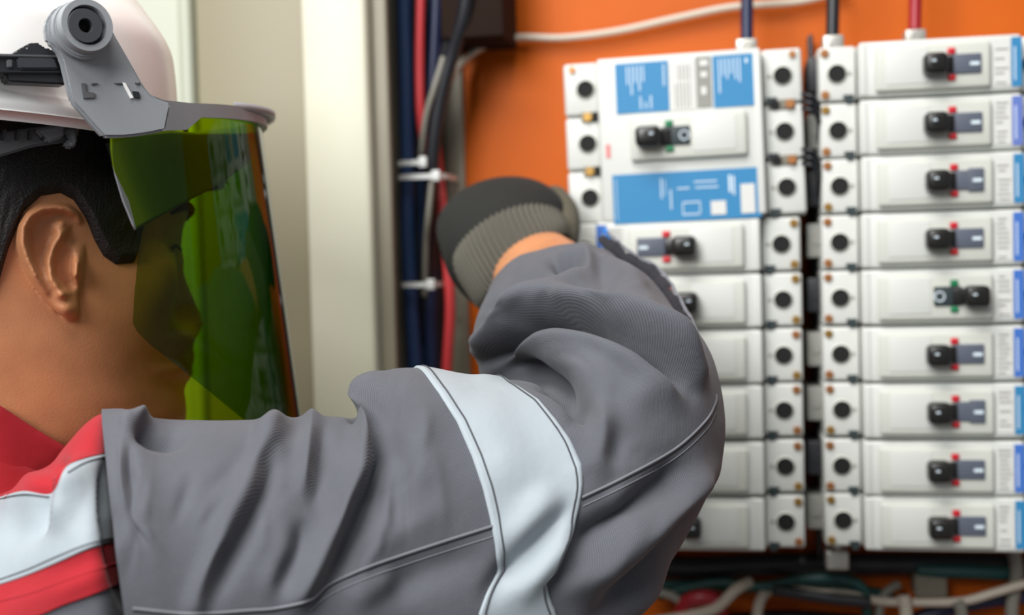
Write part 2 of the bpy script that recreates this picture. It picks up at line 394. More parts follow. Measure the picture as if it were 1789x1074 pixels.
    if poles == 1:
        mb = MB(); bx(mb, 273, 303, -.0124, -.0115, zc-38, zc+38); lb = mb.build('rating_label', LGREYL, root)
        mb = MB()
        for k in range(9):
            if rnd.random()<.85: bx(mb, 276+rnd.random()*3, 288+rnd.random()*13, -.0127, -.0123, zc+30-k*8, zc+32.4-k*8)
        mb.build('printed_line', INK, lb)
        mb = MB(); bx(mb, 305, 323, -.0126, -.0115, zc-40, zc+42); lb = mb.build('blue_label', lab or BLUE, root)
        mb = MB(); bx(mb, 310, 312, -.0129, -.0125, zc-30, zc+26); mb.build('printed_line', WINK, lb)
    return root
def place(px, py, roll=0, **k):
    p = on_plane(px, py, TY)
    r = empty('circuit_breaker', p, k.pop('label'), 'circuit breaker', k.pop('group', None)); r.rotation_euler = (0, math.radians(roll), 0)
    breaker_bits(r, **k); return r
ROWN = ['top','second','third','fourth','fifth','sixth','seventh','eighth','bottom']
rx = [1462,1464,1467,1467,1468,1469,1471,1471,1473]
rows_r = [129,228,325,423,520,618,715,813,908]
labs = [BLUE, LILAC, BLUE, DBLUE, DBLUE, DBLUE, BLUE, DBLUE, BLUE]
for i in range(9):
    if i == 4: lb = 'white single-pole breaker in the right-hand column, green marked with its toggle to the right'
    else: lb = 'white single-pole breaker with red toggle marks, %s in the right-hand column' % ({0:'topmost',8:'bottom one'}.get(i, ROWN[i]+' from the top'))
    place(rx[i], rows_r[i], mir=False, state='off' if i==4 else 'on', lab=labs[i], seed=i+20, label=lb, group='single-pole breakers in the right-hand column')
for i, (x, y) in enumerate(zip([1365,1368,1369,1370,1372,1373],[426,523,620,716,814,911])):
    d = ['directly under the blue-labelled breaker','second below the blue-labelled breaker','third below the blue-labelled breaker, toggle behind the elbow','fourth below the blue-labelled breaker, beside the elbow','fifth below the blue-labelled breaker, beside the elbow','bottom one, red mark by the sleeve'][i]
    place(x, y, mir=True, state='on', lab=DBLUE, seed=i+50, label='white single-pole breaker in the left-hand column, '+d, group='single-pole breakers in the left-hand column')
# three-pole breaker with blue labels
r3 = empty('circuit_breaker', on_plane(1367,132,TY), 'large white three-pole breaker with bright blue labels and green toggle mark', 'circuit breaker')
r3.rotation_euler = (0, math.radians(-1.1), 0)
breaker_bits(r3, True, 'off', poles=3, seed=3)
def lab3(name, x0, x1, z0, z1, m, parent, y=-.0126, t=.0011):   # x as photo pixels left of the hole column
    xa, xb = sorted((-x0*S, -x1*S)); return MB().box((xa, y, z0*S), (xb, y+t, z1*S)).build(name, m, parent)
# photo frame: hole column at 1367, z = 132-y
l = lab3('blue_label', 197, 290, -52, 36, BLUE, r3)
rr = random.Random(8)
def lines(parent, spec, m, y=-.0129):
    mb = MB()
    for (x0,x1,z0,z1) in spec: mb.box((-max(x0,x1)*S, y, z0*S), (-min(x0,x1)*S, y+.0004, z1*S))
    return mb.build('printed_line', m, parent)
lines(l, [(268-7*k, 270-7*k, 30-rr.random()*25-26, 30) for k in range(5)]+[(246-9*k,248-9*k,-46,-20-rr.random()*14) for k in range(3)]+[(204,206,-8,30)], WINK)
l = lab3('white_label', 152, 195, -52, 34, LGREYL, r3)
lines(l, [(160+6*k, 162+6*k, -48, -8+rr.random()*8) for k in range(5)]+[(160+6*k, 162+6*k, 0, 26) for k in range(4)], INK)
l = lab3('grey_label', 123, 149, -50, 38, GLAB, r3)
lines(l, [(128,142,22,32),(130,141,2,12),(132,141,-28,-14)], LGREYL)
l = lab3('blue_label', 48, 120, -52, 38, BLUE, r3)
lines(l, [(108-7*k, 110-7*k, 20-rr.random()*40-14, 32) for k in range(6)]+[(60,64,22,30)], WINK)
l = lab3('blue_label', 46, 303, -246, -159, BLUE, r3)
lines(l, [(296,297,-240,-166),(46+170,46+172,-205,-170),(210,211,-200,-172),(168,190,-190,-188),(120,160,-180,-178),(118,158,-190,-188),(96,100,-200,-170),(90,93,-205,-172),(150,180,-215,-213),(150,180,-236,-234),(180,181.5,-236,-214),(150,151.5,-236,-214),(200,202,-225,-190)], WINK)
lab3('white_sticker', 106, 132, -238, -214, LGREYL, r3, -.0130)
lab3('white_sticker', 56, 80, -238, -187, LGREYL, r3, -.0130)
lab3('red_stamp', 304, 312, -128, -104, mat('faded_red_ink', (214,130,128)), r3, -.0124)

# lugs and cables above
def cable(name, pts, r, m, label, cat='cable', group=None, n=10):
    w = np.array([on_plane(p[0], p[1], p[2]) for p in pts]); base = w[0].copy()
    o = tube(name, w, r, m, None, n=n, off=base); o.location = base; return tag(o, label, cat, group)
def lug(px, py, Y, wpx, hpx, label):
    p = on_plane(px, py, Y); a = wpx*S/2; h = hpx*S
    mb = MB().box((-a,-.006,-h/2), (a,.012,h/2), .0015)
    mb.cyl((0,-.0075,0), (0,-.005,0), a*.45, n=16); mb.cyl((0,.003,h/2-.002), (0,.003,h/2+.006), a*.5, n=16)
    o = mb.build('terminal_lug', METAL); o.location = p; return tag(o, label, 'terminal lug')
lug(1304, 82, .905, 38, 26, 'metal lug holding the blue cable above the left column')
lug(1455, 84, .885, 36, 42, 'metal lug holding the black cable above the right column')
lug(1598, 66, .905, 36, 26, 'metal lug holding the red cable above the right column')
lug(1462, 976, .90, 40, 34, 'metal lug under the bottom breaker of the right column')
cable('power_cable', [(1307,-160,.915),(1306,-60,.91),(1305,20,.908),(1305,72,.906)], .0046, CNAVY, 'dark blue cable dropping into the lug above the left column')
cable('power_cable', [(1457,-160,.90),(1456,-60,.895),(1455,20,.89),(1454,66,.888)], .0046, CBLACK, 'black cable dropping into the lug above the right column')
cable('power_cable', [(1600,-160,.915),(1600,-60,.91),(1599,10,.908),(1598,54,.906)], .0044, CDRED, 'red cable dropping into the lug above the right column')
cable('control_wire', [(776,160,.93),(800,118,.945),(840,84,.955),(900,66,.958),(985,66,.958),(1080,54,.958),(1180,32,.958),(1280,12,.958),(1400,2,.958),(1480,-20,.958)], .0028, CWHITE, 'thin white wire arching across the orange plate', 'wire')
# vertical bundle
Yb = .93
bund = [ # x top, x mid, x bottom, depth, radius, material, label
 (706,712,728,.925,.0056,CBLUE,'blue cable at the left edge of the tied bundle'),
 (722,727,742,.94,.0052,CBLACK,'black cable behind the left side of the tied bundle'),
 (700,704,716,.95,.0056,CNAVY,'navy cable deepest at the left of the bundle'),
 (763,750,756,.935,.0056,CNAVY,'navy cable in the middle of the tied bundle'),
 (778,742,748,.94,.0052,CBLUE,'blue cable in the middle of the tied bundle'),
 (752,760,766,.95,.0056,CBLACK,'black cable behind the middle of the tied bundle')]
for (xt_,xm,xb,Y,r,m,l) in bund:
    cable('power_cable', [(xt_,-150,Y),(xt_,0,Y),((xt_+xm)/2,140,Y),(xm,300,Y),(xm+1,420,Y),((xm+xb)/2,560,Y),(xb,700,Y),(xb+4,900,Y),(xb+4,1150,Y)], r, m, l)
cable('power_cable', [(738,-150,.922),(735,0,.922),(733,110,.922),(735,200,.922),(742,260,.93),(744,330,.945)], .0036, CRED, 'red cable running down the upper half of the bundle')
cable('power_cable', [(762,250,.95),(772,360,.935),(781,450,.928),(786,540,.925),(781,640,.925),(776,760,.93),(770,1100,.94)], .0040, CRED, 'red cable emerging below the gloved hand')
cable('power_cable', [(824,-90,.90),(812,20,.905),(790,95,.912),(770,170,.915),(757,260,.918),(752,350,.922),(748,450,.93),(742,600,.94)], .0056, CBLACK, 'thick black cable crossing the bundle from the duct')
cable('power_cable', [(800,-90,.91),(793,30,.912),(775,110,.918),(762,200,.925),(750,300,.935),(745,420,.945)], .0050, CBLACK, 'black cable beside the thick one leaving the duct')
cable('control_wire', [(775,100,.91),(760,150,.908),(745,200,.91),(738,250,.915),(736,290,.925)], .0024, CGREYW, 'grey wire slanting across the black cables', 'wire')
cable('control_wire', [(756,300,.915),(748,380,.912),(744,430,.92),(742,520,.93)], .0022, CGREYW, 'pale grey wire between the two lower ties', 'wire')
for (x0,x1,y,l) in ((693,748,286,'uppermost white cable tie around the bundle'),(693,778,310,'white cable tie just below the uppermost one'),(700,764,498,'lowest white cable tie around the bundle')):
    p0 = on_plane(x0,y,.915); p1 = on_plane(x1,y-2,.915); c = (p0+p1)/2; hw = abs(p1[0]-p0[0])/2
    V=[]; n=48; hh=.0018
    for k in range(n):
        a = 2*PI*k/n; ca,sa = math.cos(a), math.sin(a); e=.45
        x = hw*math.copysign(abs(ca)**e,ca); yy = .022+.026*math.copysign(abs(sa)**e,sa)
        for (dr_,dz) in ((0,-hh),(0,hh),(.0012,hh),(.0012,-hh)): V.append((x+dr_*ca, yy+dr_*sa, dz))
    F=[(4*k+j, 4*k+(j+1)%4, 4*((k+1)%n)+(j+1)%4, 4*((k+1)%n)+j) for k in range(n) for j in range(4)]
    o = pyd('cable_tie', V, F, TIE, None, False); o.location = c
    hd = MB().box((hw*.55,-.0085,-.004),(hw*.55+.006,-.0035,.004),.0008).build('tie_head', TIE, o)
    tag(o, l, 'cable tie')
# bottom wiring
bw = [
 ([(1150,1040,.95),(1250,1018,.94),(1330,1025,.93),(1400,1012,.925),(1470,1012,.925),(1508,1030,.925),(1515,1074,.93),(1516,1200,.94)], .0042, CTEAL, 'teal cable bending down below the right column'),
 ([(1130,1022,.955),(1220,1020,.955),(1300,1026,.955),(1420,1018,.955),(1560,1040,.955)], .004, CTEAL, 'teal cable lying level under the left column'),
 ([(1120,1090,.93),(1200,1076,.925),(1250,1062,.92),(1285,1030,.92),(1310,1016,.93)], .0042, CWHITE, 'off-white cable curving up beside the sleeve'),
 ([(1322,1150,.92),(1322,1080,.92),(1330,1045,.925),(1350,1028,.935),(1400,1022,.945)], .0040, CWHITE, 'off-white cable looping over below the gap between columns'),
 ([(1395,1030,.925),(1430,1036,.922),(1480,1038,.922),(1540,1050,.925),(1600,1052,.922),(1680,1050,.92),(1740,1034,.92),(1800,1018,.92),(1900,1010,.92)], .0032, CWHITE, 'long off-white wire sagging below the right column'),
 ([(1578,1040,.915),(1583,1074,.915),(1584,1200,.92)], .0046, CWHITE, 'off-white cable hanging straight down right of the teal one'),
 ([(1672,1052,.915),(1680,1074,.915),(1682,1200,.92)], .0044, CGREYW, 'grey cable hanging from the long sagging wire'),
 ([(1540,1150,.93),(1536,1070,.93),(1548,1035,.935),(1570,1020,.94)], .0034, CGREYW, 'grey cable between the teal bend and the off-white drop'),
 ([(1185,1120,.94),(1195,1060,.93),(1220,1044,.925),(1248,1048,.925),(1258,1076,.93),(1260,1200,.94)], .0062, CDRED, 'dark red cable looping beside the sleeve'),
 ([(1120,1034,.93),(1160,1036,.93),(1190,1052,.93),(1210,1090,.93)], .0034, CGREYW, 'grey cable dropping next to the sleeve'),
 ([(1350,1030,.915),(1440,1044,.915),(1520,1052,.915)], .0044, CBLACK, 'short black cable under the gap between the columns'),
 ([(1560,1100,.94),(1640,1068,.94),(1720,1050,.94),(1800,1040,.94)], .0056, CNAVY, 'navy cable under the long sagging wire'),
 ([(1765,940,.93),(1776,1000,.93),(1768,1060,.93),(1766,1150,.93)], .0046, CGREYW, 'grey cable dropping at the right edge'),
 ([(1130,985,.95),(1220,990,.95),(1360,985,.95),(1500,985,.95),(1700,985,.95),(1900,990,.95)], .0085, CBLACK, 'added thick black bar standing for the shadow band below the breakers'),  # dark bar added where the breakers' shadow band falls
 ([(1500,1085,.95),(1380,1076,.95),(1290,1082,.95),(1200,1100,.95)], .005, CBLACK, 'black cable along the bottom edge'),
 ([(1600,995,.945),(1700,998,.94),(1789,1002,.94),(1900,1004,.94)], .0055, CTEAL, 'teal cable just under the bottom right breaker'),
]
for pts, r, m, l in bw: cable('control_cable', pts, r, m, l)
gb = MB().box((-30*S,-.004,-24*S),(30*S,.02,24*S),.002); gb.cyl((0,-.005,0),(0,-.003,0),.004)
o = gb.build('terminal_bracket', CABG); o.location = on_plane(1625,1020,.945); tag(o, 'small grey bracket on the orange plate below the right column', 'bracket')
# auxiliary contact blocks and leads in the gap between the columns
for i,(y,g) in enumerate(((130,0),(230,1),(330,0),(420,1),(515,0),(610,1),(705,1),(800,0),(895,1))):
    p = on_plane(1426, y, .895)
    mb = MB().box((-.006,0,-.012),(.006,.05,.012),.001); mb.cyl((0,-.001,0),(0,.002,0),.003)
    o = mb.build('contact_block', GLAB if g else BLACKP); o.location = p
    tag(o, ('grey' if g else 'black')+' contact block in the gap between columns, beside the '+ROWN[i]+' right breaker', 'contact block', 'contact blocks between the columns')
for i, y in enumerate((172, 184, 196, 268, 280, 292)):
    cable('lead_wire', [(1392,y-8,.885),(1410,y-6,.872),(1424,y+2,.872),(1432,y+24,.88),(1430,y+60,.90)], .0016, CBLACK, 'thin black lead bridging the columns, '+['topmost of the upper three','middle of the upper three','lowest of the upper three','topmost of the lower three','middle of the lower three','lowest of the lower three'][i], 'wire', 'black leads between the columns')
# rail behind the breakers in the gap
tag(MB().box(on_plane(1412,60,.945)-np.array([0,0,0]), on_plane(1436,975,.945)+np.array([0,.02,0]), .001).build('bus_bar', BLACKP), 'black bus bar standing in the gap between the breaker columns', 'bus bar')
# ================================================================ PERSON
proot = empty('person', W(np.array([-.29,.69,0]))*np.array([1,1,0]), 'person in grey, red and white work coverall and black glove reaching into the breaker panel', 'person')
PO = np.array(proot.location)
HC = np.array([-.266,.657,.035]); YAW = math.radians(38)
F_ = np.array([math.cos(YAW), math.sin(YAW), 0]); R_ = np.array([math.sin(YAW), -math.cos(YAW), 0]); U_ = np.array([0,0,1.])
def HL(f, r, h): return HC + np.multiply.outer(f, F_) + np.multiply.outer(r, R_) + np.multiply.outer(h, U_)   # head frame to camera frame
# head surface table: height (mm above eye level) -> radius at 0 (front) .. 180 (back) degrees
ANG = np.array([0,20,40,65,90,120,150,180.])
HT = np.array([
 [118, 2,2,2,2,2,2,2,2],[115,20,20,20,20,20,22,22,22],[106,44,44,44,41,40,45,50,52],[90,64,63,60,56,55,62,71,74],
 [70,76,75,73,66,65,73,83,87],[45,86,85,81,73,72,80,90,95],[22,95,93,85,76,75,81,91,96],[8,92,87,82,76,75,80,89,93],
 [0,90,84,80,75,74,79,87,91],[-15,91,88,87,76,72,76,83,86],[-35,92,90,85,75,70,72,77,79],[-55,95,90,80,72,68,69,71,73],
 [-68,94,87,77,70,66,66,67,69],[-85,90,85,76,68,63,63,64,67],[-100,92,86,74,64,60,60,62,66],[-112,84,76,63,56,56,58,62,66],
 [-121,58,56,50,49,53,58,63,67],[-140,40,44,47,51,55,61,67,71],[-170,36,42,48,54,58,65,72,76],[-215,40,48,56,64,68,74,80,84],[-235,30,30,35,40,40,45,50,50.]])
HT[:,1:] *= 1.0
def head_r(th, h):                          # th degrees (array), h mm (array)
    th = np.abs(((th+180)%360)-180); order = np.argsort(HT[:,0]); hs = HT[order,0]; tb = HT[order,1:]
    cols = []
    # smooth cubic (monotone enough) in height through finite differences
    d = np.gradient(tb, hs, axis=0)
    k = np.clip(np.searchsorted(hs, h)-1, 0, len(hs)-2); H = hs[k+1]-hs[k]; t = np.clip((h-hs[k])/H, 0, 1)
    h00,h10,h01,h11 = 2*t**3-3*t**2+1, t**3-2*t**2+t, -2*t**3+3*t**2, t**3-t**2
    row = h00[...,None]*tb[k]+(h10*H)[...,None]*d[k]+h01[...,None]*tb[k+1]+(h11*H)[...,None]*d[k+1]
    da = np.gradient(row, ANG, axis=-1); da[...,0] = 0; da[...,-1] = 0
    k = np.clip(np.searchsorted(ANG, th)-1, 0, len(ANG)-2); A = ANG[k+1]-ANG[k]; t = (th-ANG[k])/A
    g = lambda a, i: np.take_along_axis(a, i[...,None], -1)[...,0]
    h00,h10,h01,h11 = 2*t**3-3*t**2+1, t**3-2*t**2+t, -2*t**3+3*t**2, t**3-t**2
    r = h00*g(row,k)+h10*A*g(da,k)+h01*g(row,k+1)+h11*A*g(da,k+1)
    G = lambda x, c, s: np.exp(-((x-c)/s)**2)
    nose = np.interp(-h, [-6,4,12,20,30,38,44,49,53], [0,3,7,12,18,22.5,20,8,0])
    nw = np.interp(-h, [0,20,36,44,50], [5.5,7,8.5,10,11])
    r = r+nose*np.exp(-(th/nw)**2)
    r += 5*G(th,0,15)*G(h,-62,4.5) + 5*G(th,0,14)*G(h,-75,5) - 2.5*G(th,0,17)*G(h,-68.5,2)
    r += 3*G(th,0,14)*G(h,-101,9)
    r -= 6*G(th,23,9)*G(h,-1,8); r += 3.5*G(th,23,7)*G(h,-2,6.5); r -= 1.2*G(th,23,8)*G(h,-4,1.2)
    r += 2.5*G(th,22,13)*G(h,17,6)
    r += 2.0*G(th,38,14)*G(h,-30,14)
    return r
def head_pt(th, h, off=0):
    r = (head_r(th, h)+off)/1000; a = np.radians(th); return HL(r*np.cos(a), r*np.sin(a), h/1000)
hh = np.concatenate([np.linspace(117.9,100,14), np.linspace(98,-120,150), np.linspace(-122,-234,50)])
th = np.arange(0,360,1.5); TH, HH = np.meshgrid(th, hh)
SILY = np.array([300,340,372,400,430,455,478,500,520,545,562,578,588,597,615,635,650,662,672,682,700,720,745])
SILX = np.array([332,334,329,320,317,322,321,329,338,348,352,351,346,339,338,339,337,331,324,322,325,326,322])
base_r = head_r; CORR_H = np.linspace(60,-125,75); CORR = np.zeros(75)
def head_r(th, h):
    t = np.abs(((th+180)%360)-180); return base_r(th, h)+np.interp(-h, -CORR_H, CORR)*np.exp(-(np.clip(t-18,0,None)/17)**2)
for _ in range(14):
    tq = np.arange(-40,80,1.0); A_, B_ = np.meshgrid(tq, CORR_H); qx, qy = pixel(head_pt(A_, B_)); k_ = qx.argmax(1); mx_ = qx.max(1); my_ = qy[np.arange(75), k_]
    CORR += .8*(np.interp(my_, SILY, SILX)-mx_)*.33*np.clip((62-CORR_H)/20,0,1)
    CORR = np.convolve(np.pad(CORR,1,mode='edge'), [.12,.76,.12], 'valid')
G = head_pt(TH, HH); nr, nc = TH.shape
faces = grid_faces(nr, nc, True)+[tuple(range(nc))[::-1], tuple((nr-1)*nc+j for j in range(nc))]
hd = pyd('head_tmp', G.reshape(-1,3), faces, None)
hb = BVHTree.FromPolygons(G.reshape(-1,3).tolist(), [f for f in faces])
def cast(bvh, px, py):
    d = Vector(P(px,py,1.0)); h = bvh.ray_cast(Vector((0,0,0)), d.normalized(), 5); return h
# ---- ear, raised from the side of the head
EO = np.array([(150,385),(140,366),(122,353),(100,349),(75,351),(50,362),(34,380),(26,402),(27,430),(35,455),(46,480),(60,502),(77,524),(95,543),(112,555),(126,561),(137,558),(141,545),(140,525),(146,505),(152,485),(155,462),(156,440),(154,412)],float)
ec = np.array([96.,452.])
eo = catmull(np.vstack([EO,EO[:1]]), 161)[:-1]
rho = np.concatenate([np.linspace(0,.9,44), np.linspace(.915,1,10)])
def mm_ridge(px, py, poly, wd, ht, taper=.25):
    d, t = seg_dist(px, py, poly); e = np.clip(np.minimum(t, 1-t)/taper+.35, 0, 1) if taper else 1
    return ht*np.exp(-(d/wd)**2)*e
ex = ec[0]+rho[:,None]*(eo[None,:,0]-ec[0]); ey = ec[1]+rho[:,None]*(eo[None,:,1]-ec[1])
hgt = np.interp(ex, [20,60,110,135,156], [15,13,8,4.5,1.0])
rimd, _ = seg_dist(ex, ey, np.vstack([eo, eo[:1]]))
inner = np.clip(rimd/26, 0, 1)
hgt -= 3.2*np.exp(-(((ex-78)/24)**2+((ey-428)/48)**2))               # scapha and fossa
helix = [(146,392),(136,374),(118,364),(98,361),(74,364),(52,376),(41,396),(40,424),(50,456),(64,484),(80,508)]
hgt += mm_ridge(ex, ey, helix, 8.5, 3.6, .2)
hgt -= mm_ridge(ex, ey, [(126,384),(100,378),(74,384),(60,404),(60,430),(70,462)], 7, 1.6)
hgt += mm_ridge(ex, ey, [(128,398),(108,408),(94,428),(86,456),(90,486),(104,508),(118,512)], 8, 3.2)
hgt += mm_ridge(ex, ey, [(112,386),(96,404)], 7, 1.4)
hgt -= 7.5*np.exp(-(((ex-112)/13)**2+((ey-462)/24)**2))
hgt -= mm_ridge(ex, ey, [(110,464),(118,482),(124,498)], 6, 10)
hgt -= 4.5*np.exp(-(((ex-132)/16)**2+((ey-408)/14)**2))
hgt += mm_ridge(ex, ey, [(134,452),(133,470),(131,488)], 8, 4.2, .3)
hgt += 2.6*np.exp(-(((ex-108)/9)**2+((ey-516)/7)**2))
hgt += 2.2*np.exp(-(((ex-118)/18)**2+((ey-540)/16)**2))
hgt -= 4.0*(rho[:,None]**14)
def side_depth(px, py): 
    h = cast(hb, px, py); return h[0].y if h[0] is not None else None
d1, d2, d3 = side_depth(60,470), side_depth(150,470), side_depth(110,380)
def edepth(px, py): return d2+(d1-d2)*(150-px)/90*.6
hb0 = np.interp(ex, [20,60,110,135,156], [15,13,8,4.5,1.0]); hgt = hb0+(hgt-hb0)*1.55
D0 = edepth(ex, ey)-hgt/1000
front = np.stack([(ex-CX)/FPX*D0, D0, -(ey-CY)/FPX*D0], -1)
Vv = [front[0,0]]; 
for i in range(1, len(rho)): Vv += list(front[i])
n_e = len(eo); nr_e = len(rho)-1
bx_, by_ = ec[0]+8+.93*(eo[:,0]-ec[0]-8), ec[1]+.93*(eo[:,1]-ec[1])
DB = edepth(bx_, by_)-np.interp(bx_, [20,60,110,156], [10,7,2,-3])/1000
DB2 = edepth(bx_, by_)+.010
cx_, cy_ = ec[0]+28+.72*(eo[:,0]-ec[0]-22), ec[1]+.74*(eo[:,1]-ec[1])
Vv += list(np.stack([(bx_-CX)/FPX*DB, DB, -(by_-CY)/FPX*DB], -1)); Vv += list(np.stack([(cx_-CX)/FPX*DB2, DB2, -(cy_-CY)/FPX*DB2], -1))
Fe = [(0, 1+(j+1)%n_e, 1+j) for j in range(n_e)]
for i in range(nr_e+1):
    for j in range(n_e): Fe.append((1+i*n_e+j, 1+i*n_e+(j+1)%n_e, 1+(i+1)*n_e+(j+1)%n_e, 1+(i+1)*n_e+j))
Fe.append(tuple(1+(nr_e+1)*n_e+j for j in range(n_e)))
ear = pyd('ear_tmp', Vv, Fe, None)
vl = np.array(Vv)-HC; cr = vl@R_; cf = vl@F_                          # mirror image for the far ear
Vm = HC+np.outer(cf,F_)-np.outer(cr,R_)+np.outer(vl[:,2],U_)
ear2 = pyd('ear_tmp2', Vm, [f[::-1] for f in Fe], None)
ht_ = join_meshes('head_tmp3', [hd, ear, ear2], None, None)
bm = bmesh.new(); bm.from_mesh(ht_.data); bmesh.ops.recalc_face_normals(bm, faces=bm.faces); bm.to_mesh(ht_.data); bm.free()
voxel(ht_, .0009, 2, .4)
# ---------------------------------------------------------------- generic ring tube (camera frame)
def ring_tube(rings, ns, nphi, bexp=1.0, cap=True, TF_=None):
    """rings: (inner px,py,d, outer px,py,d, half depth b). returns grid, param arrays"""
    R0 = []
    for (ix,iy,idp,ox,oy,od,b) in rings: R0.append(np.r_[P(ix,iy,idp), P(ox,oy,od), b])
    R1 = catmull(np.array(R0), ns); I, O, b = R1[:,:3], R1[:,3:6], R1[:,6]
    C = (I+O)/2; Uv = (I-O)/2
    T = np.gradient(C, axis=0)
    T /= np.linalg.norm(T, axis=1)[:,None]
    for _ in range(900 if ns > 400 else 8): T[1:-1] = (T[:-2]+2*T[1:-1]+T[2:])/4
    if ns > 400:
        T[:60] = T[60]; T /= np.linalg.norm(T, axis=1)[:,None]; T[:,1] -= .12*np.clip(1-np.arange(ns)/170, 0, 1)**1.5
    if TF_ is not None: T = TF_(np.linspace(0,1,ns))
    V = np.cross(T, Uv); V /= np.linalg.norm(V, axis=1)[:,None]; V *= b[:,None]
    ph = np.arange(nphi)*2*PI/nphi
    c, s = np.cos(ph), np.sin(ph)
    c = np.sign(c)*np.abs(c)**bexp; s = np.sign(s)*np.abs(s)**bexp
    return C[:,None]+c[None,:,None]*Uv[:,None]+s[None,:,None]*V[:,None]
def fold(G, folds, wrap=True, amp=1.4):
    px, py = pixel(G); N = normals(G, wrap); view = G/np.linalg.norm(G, axis=2, keepdims=True)
    fc = -(N*view).sum(2); sgn = 1.0
    if (fc>0).mean() < .5 and False: pass
    wgt = np.clip((fc*orient(G, N)+.15)/.35, 0, 1)
    disp = np.zeros(px.shape)
    for f in folds:
        poly, wd, h = f[:3]; sharp = f[3] if len(f)>3 else 2; d, t = seg_dist(px, py, poly)
        e = np.clip(np.minimum(t, 1-t)/.28, 0, 1)**.8 if len(f)<5 else np.clip(np.minimum(t*3, 1-t)/.3+f[4], 0, 1)
        disp += h/1000*np.exp(-(d/wd)**sharp)*e
    return G+N*orient(G, N)[...,None]*(disp*wgt*amp)[...,None] if wrap else G-view*(disp*amp)[...,None]
def orient(G, N):                          # +1 where N points away from the tube axis
    C = G.mean(1, keepdims=True); s = np.sign(((G-C)*N).sum(2).mean()); return np.full(N.shape[:2], s)
# ---------------------------------------------------------------- the sleeve
SL = [ # inner px py d | outer px py d | b
 (184,735,.560, 254,1300,.500,.062),
 (216,726,.562, 284,1305,.502,.064),
 (262,748,.562, 320,1310,.506,.064),
 (350,746,.565, 400,1315,.512,.064),
 (450,741,.572, 490,1318,.520,.063),
 (540,735,.578, 585,1318,.530,.062),
 (618,727,.584, 670,1315,.540,.061),
 (658,660,.590, 760,1305,.548,.062),
 (735,650,.596, 860,1280,.556,.062),
 (830,662,.604, 985,1215,.566,.061),
 (905,682,.612, 1110,1085,.580,.060),
 (935,696,.620, 1205,930,.594,.058),
 (942,690,.630, 1262,790,.612,.056),
 (925,672,.645, 1256,700,.632,.054),
 (875,650,.670, 1226,632,.655,.050),
 (830,618,.698, 1192,576,.685,.047),
 (838,574,.718, 1150,528,.705,.040),
 (850,540,.738, 1108,492,.726,.031),
 (862,514,.752, 1076,466,.744,.023),
 (872,500,.761, 1050,452,.756,.016)]
NS, NP = 620, 420
SG = ring_tube(SL, NS, NP)
SG = (SG)
